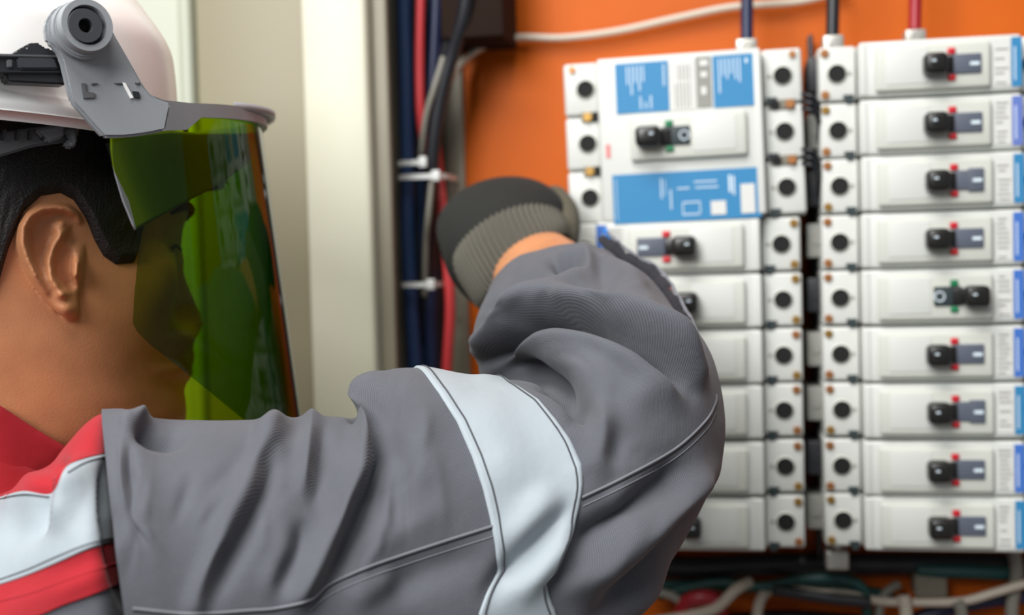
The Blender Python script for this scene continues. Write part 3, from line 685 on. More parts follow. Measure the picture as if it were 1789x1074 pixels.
folds_s = [
 # upper arm puckers near the shoulder seam
 ([(240,748),(262,762),(290,764),(312,756)], 13, -7, 2, .4),
 ([(206,735),(236,738),(246,752)], 15, 4),
 ([(225,728),(245,728),(262,740)], 16, 3),
 ([(226,770),(228,830),(236,890),(250,950)], 9, -3),
 ([(212,760),(213,830),(224,900)], 9, 2.0),
 ([(477,730),(462,790),(440,840),(404,915),(355,1024),(338,1068)], 14, 6.5, 2, .5),
 ([(470,800),(458,850),(428,915),(385,1000),(362,1040)], 13, -7.0, 2, .4),
 ([(500,722),(490,760),(480,800)], 14, 3),
 ([(545,722),(541,780),(533,850)], 14, 5, 2, .5),
 ([(562,735),(560,790),(556,850),(541,892)], 11, -5.5),
 ([(535,905),(520,960),(484,1040)], 14, -6),
 ([(520,930),(495,985),(462,1040)], 16, 3),
 ([(652,664),(640,720),(638,769),(622,842),(590,923),(557,987),(520,1046)], 17, 8.5, 2, .7),
 ([(655,780),(645,850),(622,915),(590,975),(560,1022)], 16, -6.5, 2, .3),
 ([(628,690),(622,715),(622,735)], 10, -8, 2, .6),
 ([(700,760),(680,830),(672,900)], 26, -2.5),
 ([(745,700),(735,780),(745,860)], 30, 2.5),
 ([(790,880),(700,930),(640,960)], 18, 2.0),
 ([(860,960),(740,1000),(640,1060)], 24, -3.0),
 ([(700,1010),(600,1050)], 16, 2.5),
 # across the tape
 ([(1000,872),(984,900),(940,944),(887,997),(840,1050)], 13, -6.5),
 ([(1010,930),(960,980),(900,1050)], 18, 4.5),
 ([(970,850),(930,905),(880,960)], 22, 3),
 ([(830,690),(880,780),(900,860)], 45, 2.0),
 # crook and elbow
 ([(885,640),(933,650),(976,668),(1003,692),(1026,724)], 17, -12, 2, .5),
 ([(925,573),(985,563),(1040,574),(1090,598),(1150,638),(1190,672)], 6, -8, 2, .3),
 ([(905,606),(985,618),(1050,650),(1075,690)], 26, 4),
 ([(1040,700),(1060,760),(1040,830)], 22, 4.5),
 ([(1085,700),(1150,680),(1210,690)], 26, 3.0),
 ([(1080,740),(1075,780),(1060,815)], 16, -3.5),
 ([(1235,830),(1150,905),(1070,975),(1005,1024)], 22, 8, 2, .4),
 ([(1190,830),(1110,885),(1040,925),(1005,960)], 20, -8.5, 2, .4),
 ([(1250,860),(1170,960),(1090,1040),(1050,1074)], 22, -8, 2, .4),
 ([(1230,940),(1150,1030),(1100,1074)], 18, 3.5),
 # big forearm folds
 ([(845,634),(890,610),(941,578),(985,566),(1038,576),(1081,596),(1125,618),(1169,648),(1206,684)], 9, -16, 2, .2),
 ([(850,606),(885,581),(941,549),(985,536),(1038,547),(1103,573),(1169,612),(1213,655)], 17, 13, 2, .5),
 ([(850,645),(906,615),(972,590),(1050,604),(1110,640),(1160,672)], 17, 6.5, 2, .4),
 ([(1060,520),(1120,560),(1170,600),(1205,640)], 22, 4),
 ([(1150,560),(1110,500),(1075,470)], 20, 3),
 ([(966,458),(990,462),(1008,460),(1016,475)], 9, -9, 2, .4),
 ([(1024,442),(1022,470),(1008,492),(985,506),(941,536),(900,560)], 13, 6.5, 2, .5),
 ([(970,452),(1000,446),(1026,440)], 8, 4),
 ([(1045,455),(1060,490),(1050,520)], 14, -4),
 ([(1040,440),(1080,475),(1120,520)], 16, 3.5),
 ([(880,520),(930,500),(975,480)], 14, -3),
]
SG = fold(SG, folds_s)
def relax(G, it, ends=6):
    for _ in range(it):
        A = (np.roll(G,1,1)+np.roll(G,-1,1))/2; B = G.copy(); B[1:-1] = (G[:-2]+G[2:])/2
        G = np.concatenate([G[:1], (.4*G+.3*A+.3*B)[1:-1], G[-1:]])
    return G
SG = relax(SG, 16)
# soft irregular drape over the whole sleeve
s_ = np.linspace(0,1,NS)[:,None]; p_ = (np.arange(NP)*2*PI/NP)[None,:]
dr = 1.1*np.sin(17*s_*PI+2*np.cos(p_))*np.cos(2*p_+5*s_)+.7*np.sin(39*s_+3*np.sin(2*p_+1))*np.sin(3*p_+9*s_)
N = normals(SG, True); 
# short irregular creases, denser at the crook
crs = np.random.RandomState(11); qx, qy = pixel(SG); add = np.zeros(qx.shape); facing = np.clip((-(N*orient(SG,N)[...,None]*SG).sum(2)/np.linalg.norm(SG,axis=2)+.1)/.3, 0, 1)
for (cx0,cy0,sx,sy,ang,n_,L_,w_,h_) in ((400,880,150,130,-62,16,60,9,1.3),(660,860,120,130,-65,18,55,9,1.2),(1080,800,110,110,-35,8,60,12,.9),(1020,560,110,80,28,9,60,10,1.0),(1110,960,90,80,-45,12,60,9,1.2),(240,880,40,120,85,8,50,7,1.3),(900,520,40,60,-55,8,40,7,1.2)):
    for _ in range(n_):
        x0, y0 = cx0+crs.randn()*sx*.6, cy0+crs.randn()*sy*.6; a = math.radians(ang+crs.randn()*16); L = L_*(.6+crs.rand()); k = crs.randn()*.25
        pl = [(x0+L*t*math.cos(a+k*t), y0+L*t*math.sin(a+k*t)) for t in (-1,-.5,0,.5,1)]; d, t = seg_dist(qx, qy, pl)
        add += (1 if crs.rand()<.5 else -1)*h_*(.5+crs.rand())*np.exp(-(d/(w_*(.7+.9*crs.rand())))**2)*np.clip(np.minimum(t,1-t)/.45,0,1)
SG = SG+N*orient(SG,N)[...,None]*((dr+add*facing)/1000)[...,None]; SG = relax(SG, 5)
arc = np.r_[0, np.cumsum(np.linalg.norm(np.diff(SG.mean(1), axis=0), axis=1))]
uvS = np.stack([np.repeat(arc[:,None]+0*p_, 1, 1), .42*p_/(2*PI)+0*s_], -1)
cov = empty('coverall', (0,0,0)); cov.parent = proot
# a real mesh for the coverall: torso + sleeves + trousers are built below; parts hang from it
def sleeve_faces(): return grid_faces(NS, NP, True)
SF = sleeve_faces()
sb = BVHTree.FromPolygons(SG.reshape(-1,3).tolist(), SF)
def s_param(px, py):
    h = cast(sb, px, py)
    if h[0] is None: return None
    i, j = divmod(h[2], NP); p = np.array(h[0]); j2 = (j+1)%NP; i2 = min(i+1, NS-1)
    a, b_, c = SG[i,j], SG[i2,j], SG[i,j2]
    fs = np.clip(((p-a)@(b_-a))/((b_-a)@(b_-a)+1e-12), 0, 1); fp = np.clip(((p-a)@(c-a))/((c-a)@(c-a)+1e-12), 0, 1)
    return i+fs, j+fp
SN = normals(SG, True); SN = SN*orient(SG,SN)[...,None]
def s_eval(s, j, off):                       # point on the sleeve surface at grid coordinates
    s = np.clip(s, 0, NS-1.001); i = s.astype(int); fs = (s-i)[...,None]; j = j%NP; k = j.astype(int)%NP; fj = (j-np.floor(j))[...,None]; k2 = (k+1)%NP
    def bl(A): return (A[i,k]*(1-fs)+A[i+1,k]*fs)*(1-fj)+(A[i,k2]*(1-fs)+A[i+1,k2]*fs)*fj
    return bl(SG)+bl(SN)*(off[...,None] if isinstance(off, np.ndarray) else off)
def s_curve(pl, n=80):
    q = resample(np.array(pl, float), n); out = [s_param(*p) for p in q]; return np.array([o for o in out if o is not None])
def unwrap(c): c = c.copy(); c[:,1] = np.degrees(np.unwrap(np.radians(c[:,1]*360/NP)))*NP/360; return c
# tape around the sleeve
TL = [(741,652),(767,688),(798,737),(825,799),(843,852),(856,905),(865,953),(869,997),(851,1033),(836,1072)]
TR = [(909,679),(944,701),(971,732),(997,768),(1017,812),(1019,847),(1013,887),(997,940),(971,997),(953,1015),(962,1046),(973,1073)]
cl, cr_ = unwrap(s_curve(TL)), unwrap(s_curve(TR))
def full_ring(c, n=420):                     # s as a function of phi, carried round the back
    c = c[np.argsort(c[:,1])]; j = np.linspace(c[0,1], c[0,1]+NP, n+1)[:-1]
    jj = np.r_[c[:,1], c[0,1]+NP]; ss = np.r_[c[:,0], c[0,0]]; return j, np.interp(j, jj, ss)
def ring_fn(c):
    c = c[np.argsort(c[:,1])]
    lo, hi = c[0,1], c[-1,1]; s0, s1 = c[0,0], c[-1,0]
    def f(j):
        q = (j-lo)%NP+lo; a = np.interp(q, c[:,1], c[:,0]); t = (q-hi)/(lo+NP-hi); t = np.clip(t,0,1); t = t*t*(3-2*t)
        return np.where(q>hi, s1+(s0-s1)*t, a)
    return f
fL, fR = ring_fn(cl), ring_fn(cr_)
jj = np.linspace(0, NP, 421)[:-1]; K = 46
sL, sR = fL(jj), fR(jj); tt = np.linspace(0,1,K)
ss = sL[None,:]+(sR-sL)[None,:]*tt[:,None]; JJ = np.repeat(jj[None,:], K, 0)
edge = np.minimum(tt, 1-tt)[:,None]
off = np.where(edge<.001, .0001, .0013)+0*ss
TG = s_eval(ss, JJ, off)
def P2W(G): return W(G.reshape(-1,3))-PO
tape = pyd('reflective_tape', P2W(TG), grid_faces(K, 420, True), REFL, cov, uv=np.stack([ss*.001, JJ*.001], -1).reshape(-1,2))
tape['label'] = 'white reflective tape around the sleeve'
def stitch_param(name, s, j, parent, m=THREAD, r=.00038, off=.0016):
    g = s_eval(np.array(s), np.array(j), off); d = np.r_[0, np.cumsum(np.linalg.norm(np.diff(g, axis=0), axis=1))]
    n = int(d[-1]/.0012); t = np.linspace(0, d[-1], n); q = np.stack([np.interp(t, d, g[:,k]) for k in range(3)], 1)
    return tube(name, W(q)-PO, r, m, parent, n=5, res=len(q))
jv = np.linspace(0, NP*.62, 260)
stitch_param('stitching', fL(jv)+.085*(fR(jv)-fL(jv)), jv, tape); stitch_param('stitching', fL(jv)+.925*(fR(jv)-fL(jv)), jv, tape)
# seams lying on the sleeve
def seam(pl, name='sleeve_seam', r=.0007, off=.0002, m=LTHREAD, parent=None, bv=None, smooth=True):
    q = catmull(np.array(pl,float), 160); pts = []
    for a in q:
        h = cast(bv or sb, *a)
        if h[0] is not None: pts.append(np.array(h[0])*(1-off/.6))
    return tube(name, W(np.array(pts))-PO, r, m, parent or cov, n=6, res=len(pts)*2)
S1 = [(232,1063),(335,1072),(440,1066),(485,1062),(541,1048),(574,1022),(630,996),(699,971),(781,944),(851,922),(862,918)]
S2 = [(1017,869),(1090,834),(1178,785),(1231,737),(1249,706),(1252,690)]
seam(S1, parent=cov); seam([(x,y+3.5) for x,y in S1], r=.0004, m=DARKCLOTH, off=.0001); seam([(x+1,y+18) for x,y in S1[4:]], 'stitching', r=.0003, off=.0001)
seam(S2); seam([(x,y+3.5) for x,y in S2], r=.0005, m=DARKCLOTH, off=.0001); seam([(x+2,y+15) for x,y in S2[:-1]], 'stitching', r=.0003, off=.0001)
# ---------------------------------------------------------------- torso of the coverall
TO = [ # from the far shoulder to the armhole: top point, bottom point, half depth
 (-560,800,.90, -520,1800,.90,.03),
 (-520,770,.88, -500,1850,.88,.085),
 (-430,730,.83, -440,1900,.82,.105),
 (-300,705,.76, -330,1950,.75,.115),
 (-170,720,.705, -220,1980,.68,.12),
 (-60,780,.66, -110,1950,.62,.118),
 (40,850,.630, 0,1900,.58,.108),
 (120,832,.590, 110,1780,.55,.092),
 (170,778,.570, 190,1560,.525,.076),
 (196,736,.560, 240,1360,.506,.068),
 (214,741,.562, 262,1320,.506,.066),
 (224,775,.568, 276,1280,.520,.048),
 (226,830,.575, 276,1230,.540,.015)]
TNS, TNP = 300, 360
def torso_dir(t):
    k = np.clip((t-.40)/.48,0,1)[:,None]; k = k*k*(3-2*k); return R_[None]*(1-k)+np.array([1,.12,0])[None]*k
TGm = ring_tube(TO, TNS, TNP, TF_=torso_dir)
folds_t = [
 ([(0,835),(50,838),(95,850),(150,850)], 13, 5),
 ([(110,800),(100,850),(72,905),(50,950)], 14, -5.5),
 ([(150,790),(125,860),(95,930)], 18, 5),
 ([(0,880),(40,870),(80,865)], 12, 4),
 ([(60,930),(0,930)], 20, -2.5),
 ([(200,960),(140,985),(60,1010),(0,1030)], 10, -1.5),
 ([(190,1000),(100,1035),(0,1060)], 12, 1.5),
 ([(182,800),(188,900),(205,1000),(225,1074)], 9, -5),
 ([(60,800),(95,812),(120,812)], 8, -3)]
TGm = relax(fold(TGm, folds_t), 10)
TF = grid_faces(TNS, TNP, True)
tb_ = BVHTree.FromPolygons(TGm.reshape(-1,3).tolist(), TF)
def capg(F, ns, np_): return F+[tuple(range(np_))[::-1], tuple((ns-1)*np_+j for j in range(np_))]
# yoke panels: real strips laid on the shoulder
def panel(name, top, bot, m, off=.0016, ns=140, nt=60, thick=True, uvs=8):
    a, b = catmull(np.array(top,float), ns), catmull(np.array(bot,float), ns); t = np.linspace(0,1,nt)
    V = []
    for i in range(ns):
        for k in range(nt):
            p = a[i]*(1-t[k])+b[i]*t[k]; h = cast(tb_, *p); d = h[0].y if h[0] is not None else .6
            V.append(P(p[0], p[1], d-(off if 0<k<nt-1 else off*.2)))
    V = np.array(V).reshape(ns, nt, 3)
    o = pyd(name, P2W(V), grid_faces(ns, nt), m, cov, uv=(V.reshape(-1,3)[:,[0,2]])); return o
XR = [(185,736),(183,800),(188,870),(198,930),(212,1000),(232,1074)]
def xr(y): return np.interp(y, [736,800,870,930,1000,1074], [188,186,191,200,214,234])+3
yr = panel('red_yoke', [(-60,784),(0,806),(60,824),(112,796),(150,768),(178,746),(198,736)], [(-60,878),(0,868),(40,858),(90,862),(112,818),(150,800),(200,790)], RED); yr['label'] = 'red shoulder panel above the white tape'
yw = panel('reflective_tape', [(-60,884),(0,866),(40,856),(90,860),(114,816),(150,800),(200,788)], [(-60,1038),(0,1022),(50,1005),(100,984),(150,962),(180,952),(216,942)], REFL, .0022); yw['label'] = 'white reflective tape across the shoulder'
yb = panel('red_band', [(-60,1036),(0,1020),(50,1003),(100,982),(150,962),(180,953),(217,944)], [(-60,1098),(0,1083),(60,1078),(110,1058),(160,1040),(195,1026),(233,1012)], RED, .0014); yb['label'] = 'red band under the white tape'
seam([(-20,884),(0,872),(40,864),(86,868)], 'stitching', r=.0004, off=.0026, m=THREAD, parent=yw, bv=tb_)
seam([(118,826),(150,808),(186,797)], 'stitching', r=.0004, off=.0026, m=THREAD, parent=yw, bv=tb_)
seam([(-20,1018),(0,1012),(50,994),(100,972),(150,952),(200,938)], 'stitching', r=.0004, off=.0026, m=THREAD, parent=yw, bv=tb_)
seam([(0,1050),(60,1034),(120,1012),(206,982)], 'stitching', r=.0004, off=.0016, m=RED, parent=yb, bv=tb_)
# armhole seam
# collar: a stand-up band round the neck, open toward the chin
def collar(name, top, drop, off, thick, flare, open_deg):
    c = []
    for p in top:
        h = cast(hb, *p); v = np.array(h[0])-HC; c.append((math.degrees(math.atan2(v@R_, v@F_)), v[2]*1000))
    c = np.array(c); c = c[np.argsort(c[:,0])]
    xa = np.r_[0, 40, c[:,0], 180]; xh = np.r_[c[0,1]-12, c[0,1]-6, c[:,1], c[-1,1]+6]
    tv = np.linspace(open_deg, 360-open_deg, 240); V = []
    for t in tv:
        ht2 = np.interp(abs(((t+180)%360)-180), xa, xh)
        for q in np.linspace(0,1,10):
            for e in (0,1): pass
            V.append((t, ht2-drop*q, off+flare*q+1.2*math.sin(t*.11+q*2)))
    V = np.array(V).reshape(240,10,3)
    def pts(add): return head_pt(V[...,0], np.maximum(V[...,1],-232), 0)*1 if add is None else head_pt(V[...,0], np.maximum(V[...,1],-232), V[...,2]+add)
    A_, B_ = pts(thick).reshape(-1,3), pts(0).reshape(-1,3)
    n = 240; Fg = grid_faces(n,10); Fg2 = [tuple(k+n*10 for k in f[::-1]) for f in Fg]
    Fe_ = [(i*10,(i+1)*10,(i+1)*10+n*10,i*10+n*10) for i in range(n-1)]+[(i*10+9,i*10+9+n*10,(i+1)*10+9+n*10,(i+1)*10+9) for i in range(n-1)]
    q = np.vstack([A_,B_]); return pyd(name, W(q)-PO, Fg+Fg2+Fe_, RED, cov, uv=q[:,[0,2]])
collar('collar', [(0,706),(30,727),(60,748),(90,768),(118,787)], 34, 4, 2.2, 3, 24)
collar('collar_stand', [(0,792),(30,806),(60,820),(85,830)], 40, 7, 2, 16, 30)

# rest of the coverall (below the frame): far sleeve, hips and legs
def ringW(C, U, V, n=36): 
    a = np.arange(n)*2*PI/n; return C+np.cos(a)[:,None]*U+np.sin(a)[:,None]*V
def loft(centers, ru, rv, u, v, n=36):
    return np.array([ringW(np.array(c), np.array(u)*a, np.array(v)*b, n) for c, a, b in zip(centers, ru, rv)])
bmj = bmesh.new(); ul = bmj.loops.layers.uv.new('UVMap')
def add_grid(G, UV=None, caps=False, inv=False, mi=None):
    ns, np_ = G.shape[:2]; vs = [bmj.verts.new(p) for p in (W(G.reshape(-1,3))-PO)]
    if UV is None:
        l = np.r_[0, np.cumsum(np.linalg.norm(np.diff(G.mean(1), axis=0), axis=1))]; UV = np.stack([l[:,None]+np.zeros((1,np_)), np.zeros((ns,1))+np.arange(np_)[None]/np_*.5], -1)
    UV = UV.reshape(-1,2)
    for f in grid_faces(ns, np_, True):
        try: fc = bmj.faces.new([vs[k] for k in f])
        except ValueError: continue
        for lo, k in zip(fc.loops, f): lo[ul].uv = UV[k]
        if mi is not None: fc.material_index = int(mi[f[0]])
    if caps:
        for r in (0, ns-1): bmj.faces.new([vs[r*np_+j] for j in range(np_)])
add_grid(SG, uvS); 
phm = []
for x_, y_ in ((-40,935),(0,925),(60,915),(120,880),(160,880),(195,870)):
    h_ = cast(tb_, x_, y_)
    if h_[0] is not None: phm.append(divmod(h_[2], TNP))
phm = np.array(phm); ii = np.arange(TNS); o_s = np.argsort(phm[:,0]); pm = np.interp(ii, phm[o_s,0], phm[o_s,1]); jjx = np.arange(TNP)
mi = ((jjx[None,:] < pm[:,None]) | (jjx[None,:] > TNP-80)).astype(int)
add_grid(TGm, caps=True, mi=mi.ravel())
LS = np.array([-.405,.855,-.10]); 
add_grid(loft([LS+[.0,0,.03], LS+[-.01,-.01,0], LS+[-.025,-.03,-.10], LS+[-.03,-.04,-.20], LS+[-.03,-.05,-.30], LS+[-.02,-.045,-.40], LS+[-.01,-.04,-.48]], [.03,.060,.060,.056,.052,.046,.038], [.03,.062,.062,.058,.054,.048,.040], F_, R_), caps=True)
hipc = np.array([-.30,.70,0])
pel = [hipc+[0,0,z] for z in (-.30,-.42,-.55,-.68,-.78)]
add_grid(loft(pel, [.115,.115,.118,.125,.10], [.155,.16,.17,.185,.14], F_, R_), caps=True)
for sd in (1,-1):
    b0 = hipc+R_*.095*sd
    add_grid(loft([b0+[0,0,z] for z in (-.62,-.80,-1.0,-1.2,-1.40)], [.095,.09,.078,.070,.064], [.09,.085,.075,.07,.064], F_, R_), caps=True)
bmesh.ops.recalc_face_normals(bmj, faces=bmj.faces)
me = bpy.data.meshes.new('coverall'); bmj.to_mesh(me); bmj.free(); me.materials.append(GREY); me.materials.append(RED); me.polygons.foreach_set('use_smooth', [True]*len(me.polygons))
old = cov; cov2 = bpy.data.objects.new('garment', me); COL.objects.link(cov2); cov2.parent = proot
for c in [o for o in bpy.data.objects if o.parent == old]: c.parent = cov2
bpy.data.objects.remove(old); cov2.name = 'coverall'; cov = cov2
cov['label'] = 'grey twill coverall with red and white shoulder'
# cuff slit: the frayed under-flap along the outer side of the forearm
def strip3(name, px_pts, width, dep, m, wv=0):
    V=[]; q = catmull(np.array([p[:2] for p in px_pts],float), 60); dd = np.interp(np.linspace(0,1,60), np.linspace(0,1,len(px_pts)), [p[2] for p in px_pts])
    t = np.gradient(q, axis=0); t /= np.linalg.norm(t,axis=1)[:,None]; nrm = np.stack([t[:,1], -t[:,0]],1)
    for i in range(60):
        wdt = width*(1+wv*math.sin(i*.9)+wv*.6*math.sin(i*2.3))*min(1,(i+4)/10,(63-i)/10)
        for s in (-.4, 1): 
            for dz in (0, .0035): V.append(P(*(q[i]+nrm[i]*wdt*s), dd[i]+dz))
    Fq=[]
    for i in range(59):
        for a,b in ((0,1),(1,3),(3,2),(2,0)): Fq.append((4*i+a,4*i+b,4*(i+1)+b,4*(i+1)+a))
    Fq += [(0,2,3,1),(4*59,4*59+1,4*59+3,4*59+2)]
    return pyd(name, W(np.array(V))-PO, Fq, m, cov, uv=np.array(V)[:,[0,2]])
lp = [(1046,415,.775),(1062,432,.768),(1095,458,.755),(1130,476,.742),(1152,500,.728),(1170,530,.712),(1190,565,.698),(1207,598,.684),(1216,612,.676)]
lp = [(x, y, d-.012-.016*k/8) for k, (x, y, d) in enumerate(lp)]
strip3('cuff_lining', lp, 16, 0, DARKCLOTH, .15)
strip3('cuff_placket', [(x+14,y-10,d+.004) for x,y,d in lp[:8]], 5, 0, LTHREAD, .15)
strip3('button_tab', [(1054,400,.772),(1062,412,.770),(1066,438,.768)], 5, 0, mat('bright_blue_fabric',(40,120,200),.7))

# ---------------------------------------------------------------- body: head, neck, trunk and arms as one mesh
def ringG(rings, ns, nphi): return ring_tube(rings, ns, nphi)
arm_r = [(300,900,.56,310,1150,.53,.045),(600,830,.575,620,1120,.55,.045),(930,800,.60,1020,1040,.585,.038),(1060,790,.632,1190,820,.622,.030),(1010,690,.682,1130,650,.668,.026),(905,560,.735,1070,510,.730,.027),(872,520,.765,1030,450,.765,.024),(858,500,.79,995,424,.79,.022),(850,465,.81,980,400,.81,.022),(850,420,.835,975,380,.835,.022)]
AG = ringG(arm_r, 120, 48)
trunk = loft([HC+[0,.01,-.19], HC+[-.01,.01,-.22], HC+[-.02,.02,-.30], hipc+[0,0,-.45], hipc+[0,0,-.70]], [.06,.08,.09,.085,.09], [.075,.12,.14,.13,.13], F_, R_)
larm = loft([LS+[0,0,-.02], LS+[-.025,-.035,-.2], LS+[-.03,-.05,-.3], LS+[-.01,-.04,-.48], LS+[-.005,-.035,-.54], LS+[.0,-.03,-.60], LS+[.0,-.028,-.645]], [.045,.042,.038,.028,.026,.040,.02], [.045,.042,.038,.026,.018,.018,.010], F_, R_)
bmb = bmesh.new()
def addb(G):
    ns, np_ = G.shape[:2]; vs = [bmb.verts.new(p) for p in G.reshape(-1,3)]
    for f in grid_faces(ns, np_, True): bmb.faces.new([vs[k] for k in f])
    bmb.faces.new([vs[j] for j in range(np_)]); bmb.faces.new([vs[(ns-1)*np_+j] for j in range(np_)])
for g in (AG, trunk, larm): addb(g)
# left hand fingers
for k in range(5):
    b0 = LS+np.array([.0,-.028,-.62])+F_*(.030-.017*k if k<4 else .035); tip = b0+np.array([.0,.0,-[.075,.083,.078,.062,.0][k]]) if k<4 else b0+F_*.03+np.array([0,0,-.02])
    addb(loft([b0, (b0+tip)/2+R_*.004, tip], [.0085,.008,.005], [.0085,.008,.005], F_, R_, 10))
bmesh.ops.recalc_face_normals(bmb, faces=bmb.faces); mb_ = bpy.data.meshes.new('b'); bmb.to_mesh(mb_); bmb.free()
bo = bpy.data.objects.new('b', mb_); COL.objects.link(bo); voxel(bo, .005, 3)
body = join_meshes('body', [ht_, bo], SKIN, proot)
n = len(body.data.vertices); c = np.empty(n*3); body.data.vertices.foreach_get('co', c); body.data.vertices.foreach_set('co', (W(c.reshape(-1,3))-PO).ravel()); body.data.update()

# ---------------------------------------------------------------- hair: a thick shell over the scalp with the sideburn
hl_px = [(-20,520),(0,495),(14,440),(22,395),(40,365),(75,345),(110,345),(140,365),(155,395),(168,430),(185,458),(205,465),(232,458),(236,400)]
hl = []
for p in hl_px:
    h = cast(hb, *p)
    v = np.array(h[0])-HC if h[0] is not None else None
    if v is not None: hl.append((math.degrees(math.atan2(v@R_, v@F_)), v[2]*1000))
hl = np.array(hl)
HLA = [0,30,46,55,57,59,66,71,75,79,84,89,96,102,107,110,116,125,180]
HLH = [62,58,44,12,-8,-13,-14,-10,-2,8,17,20,18,10,-8,-22,-38,-50,-60]
TT, SSg = np.meshgrid(np.arange(0,360,1.0), np.linspace(0,1,170))
tw = np.abs(((TT+180)%360)-180)
lo = np.interp(tw, HLA, HLH)
HH2 = lo+(112-lo)*SSg
mk = HH2-lo
offs = np.where(mk<6, -1.5+6.0*np.sqrt(np.clip(mk/6,0,1)), 4.5)+(.22*np.sin(TT*2.3+HH2*.21+2*np.sin(HH2*.13))+.16*np.sin(TT*5.3-HH2*.47+1.5*np.sin(TT*.37)))*np.clip(mk/20,0,1)
offs = offs*(1-.4*np.clip((HH2-50)/40, 0, 1))
HG = head_pt(TT, HH2, offs)
nh = TT.shape[1]; pyd('hair', P2W(HG), grid_faces(TT.shape[0], nh, True), HAIR, proot)
# eyebrow and lashes
for sd in (1,-1):
    pts = [head_pt(np.array([t*sd*1.0]), np.array([z]), .8)[0] for t, z in ((10,15),(18,19),(28,20),(38,15))]
    tube('eyebrow', W(np.array(pts))-PO, [.0012,.0026,.0024,.0008], HAIR, proot, n=8)
    pts = [head_pt(np.array([t*sd*1.0]), np.array([z]), 2.2)[0] for t, z in ((14,-3),(22,-1),(30,-3))]
    tube('eyelashes', W(np.array(pts))-PO, [.0006,.0012,.0006], HAIR, proot, n=6)

# ---------------------------------------------------------------- glove on the reaching hand
def ico(bm, c, r, sc=(1,1,1)): bmesh.ops.create_icosphere(bm, subdivisions=3, radius=1, matrix=Matrix.Translation(Vector(c)) @ Matrix.Diagonal((r*sc[0], r*sc[1], r*sc[2], 1)))
GR = [(0,)*7,(0,)*7,(840,541,.812,958,436,.812,.021),(818,524,.812,968,412,.812,.026),(790,492,.812,976,392,.812,.029),(776,460,.814,982,382,.814,.030),(765,420,.826,988,370,.826,.030),(764,404,.842,986,362,.842,.028),(776,390,.858,978,358,.858,.026),(800,378,.872,960,356,.872,.020),(830,370,.880,930,358,.880,.011)]
def glove_mesh():
    bm = bmesh.new(); G = ring_tube(GR[2:], 60, 60); vs = [bm.verts.new(p) for p in G.reshape(-1,3)]
    for f in grid_faces(60, 60, True): bm.faces.new([vs[k] for k in f])
    bm.faces.new([vs[j] for j in range(60)]); bm.faces.new([vs[59*60+j] for j in range(60)])
    def cap(pts, r):                                         # a bent finger as overlapping rounded links
        q = catmull(np.array(pts), 22); rr = np.linspace(r, r*.84, 22)
        for c, a in zip(q, rr): bmesh.ops.create_icosphere(bm, subdivisions=2, radius=a, matrix=Matrix.Translation(Vector(c)))
    kn = [(806,380),(850,370),(898,366),(942,370)]
    ln = [.9,1.0,1.05,.95]
    for (x,y), l in zip(kn, ln):
        cap([P(x,y+12,.868), P(x+4,y+4,.890), P(x+8,y+22,.890+.024*l), P(x+10,y+58,.893+.018*l), P(x+10,y+70,.880)], .0125)
    bmesh.ops.recalc_face_normals(bm, faces=bm.faces); me = bpy.data.meshes.new('g'); bm.to_mesh(me); bm.free()
    o = bpy.data.objects.new('g', me); COL.objects.link(o); voxel(o, .0016, 5)
    c = np.empty(len(o.data.vertices)*3); o.data.vertices.foreach_get('co', c); o.data.vertices.foreach_set('co', (W(c.reshape(-1,3))-PO).ravel())
    o.name = 'glove'; o.data.materials.append(GLOVE); o.parent = proot; return o
glove = glove_mesh()
# the thumb side, in the glove's grey knit
bmt = bmesh.new(); q = catmull(np.array([P(986,418,.812), P(988,396,.820), P(984,372,.836), P(972,356,.856), P(968,352,.876)]), 26)
for c_, a_ in zip(q, np.linspace(.0095,.0115,26)): bmesh.ops.create_icosphere(bmt, subdivisions=3, radius=a_, matrix=Matrix.Translation(Vector(c_)))
me = bpy.data.meshes.new('t'); bmt.to_mesh(me); bmt.free(); th_ = bpy.data.objects.new('t', me); COL.objects.link(th_); voxel(th_, .0012, 4)
c = np.empty(len(th_.data.vertices)*3); th_.data.vertices.foreach_get('co', c); th_.data.vertices.foreach_set('co', (W(c.reshape(-1,3))-PO).ravel())
th_.name = 'thumb'; th_.data.materials.append(mat('olive_grey_knit', (84,80,66), .9, bump=.4, bscale=600)); th_.parent = glove; th_['label'] = 'grey thumb of the glove'
# ribbed cuff
CUF = [(846,534,.796, 986,412,.796,.0260),(836,528,.797,986,404,.797,.0272),(822,508,.799,984,394,.799,.0284),(806,484,.803,980,386,.803,.0292),(800,470,.806,980,380,.806,.0285)]
CG = ring_tube(CUF, 60, 720); N = normals(CG, True); N *= orient(CG, N)[...,None]
ph = np.arange(720)*2*PI/720
CG = CG+N*(.0022+.0009*np.sin(ph*60))[None,:,None]
cu = pyd('glove_cuff', P2W(CG), grid_faces(60,720,True), GLOVEG, glove); cu['label'] = 'grey ribbed knit cuff'
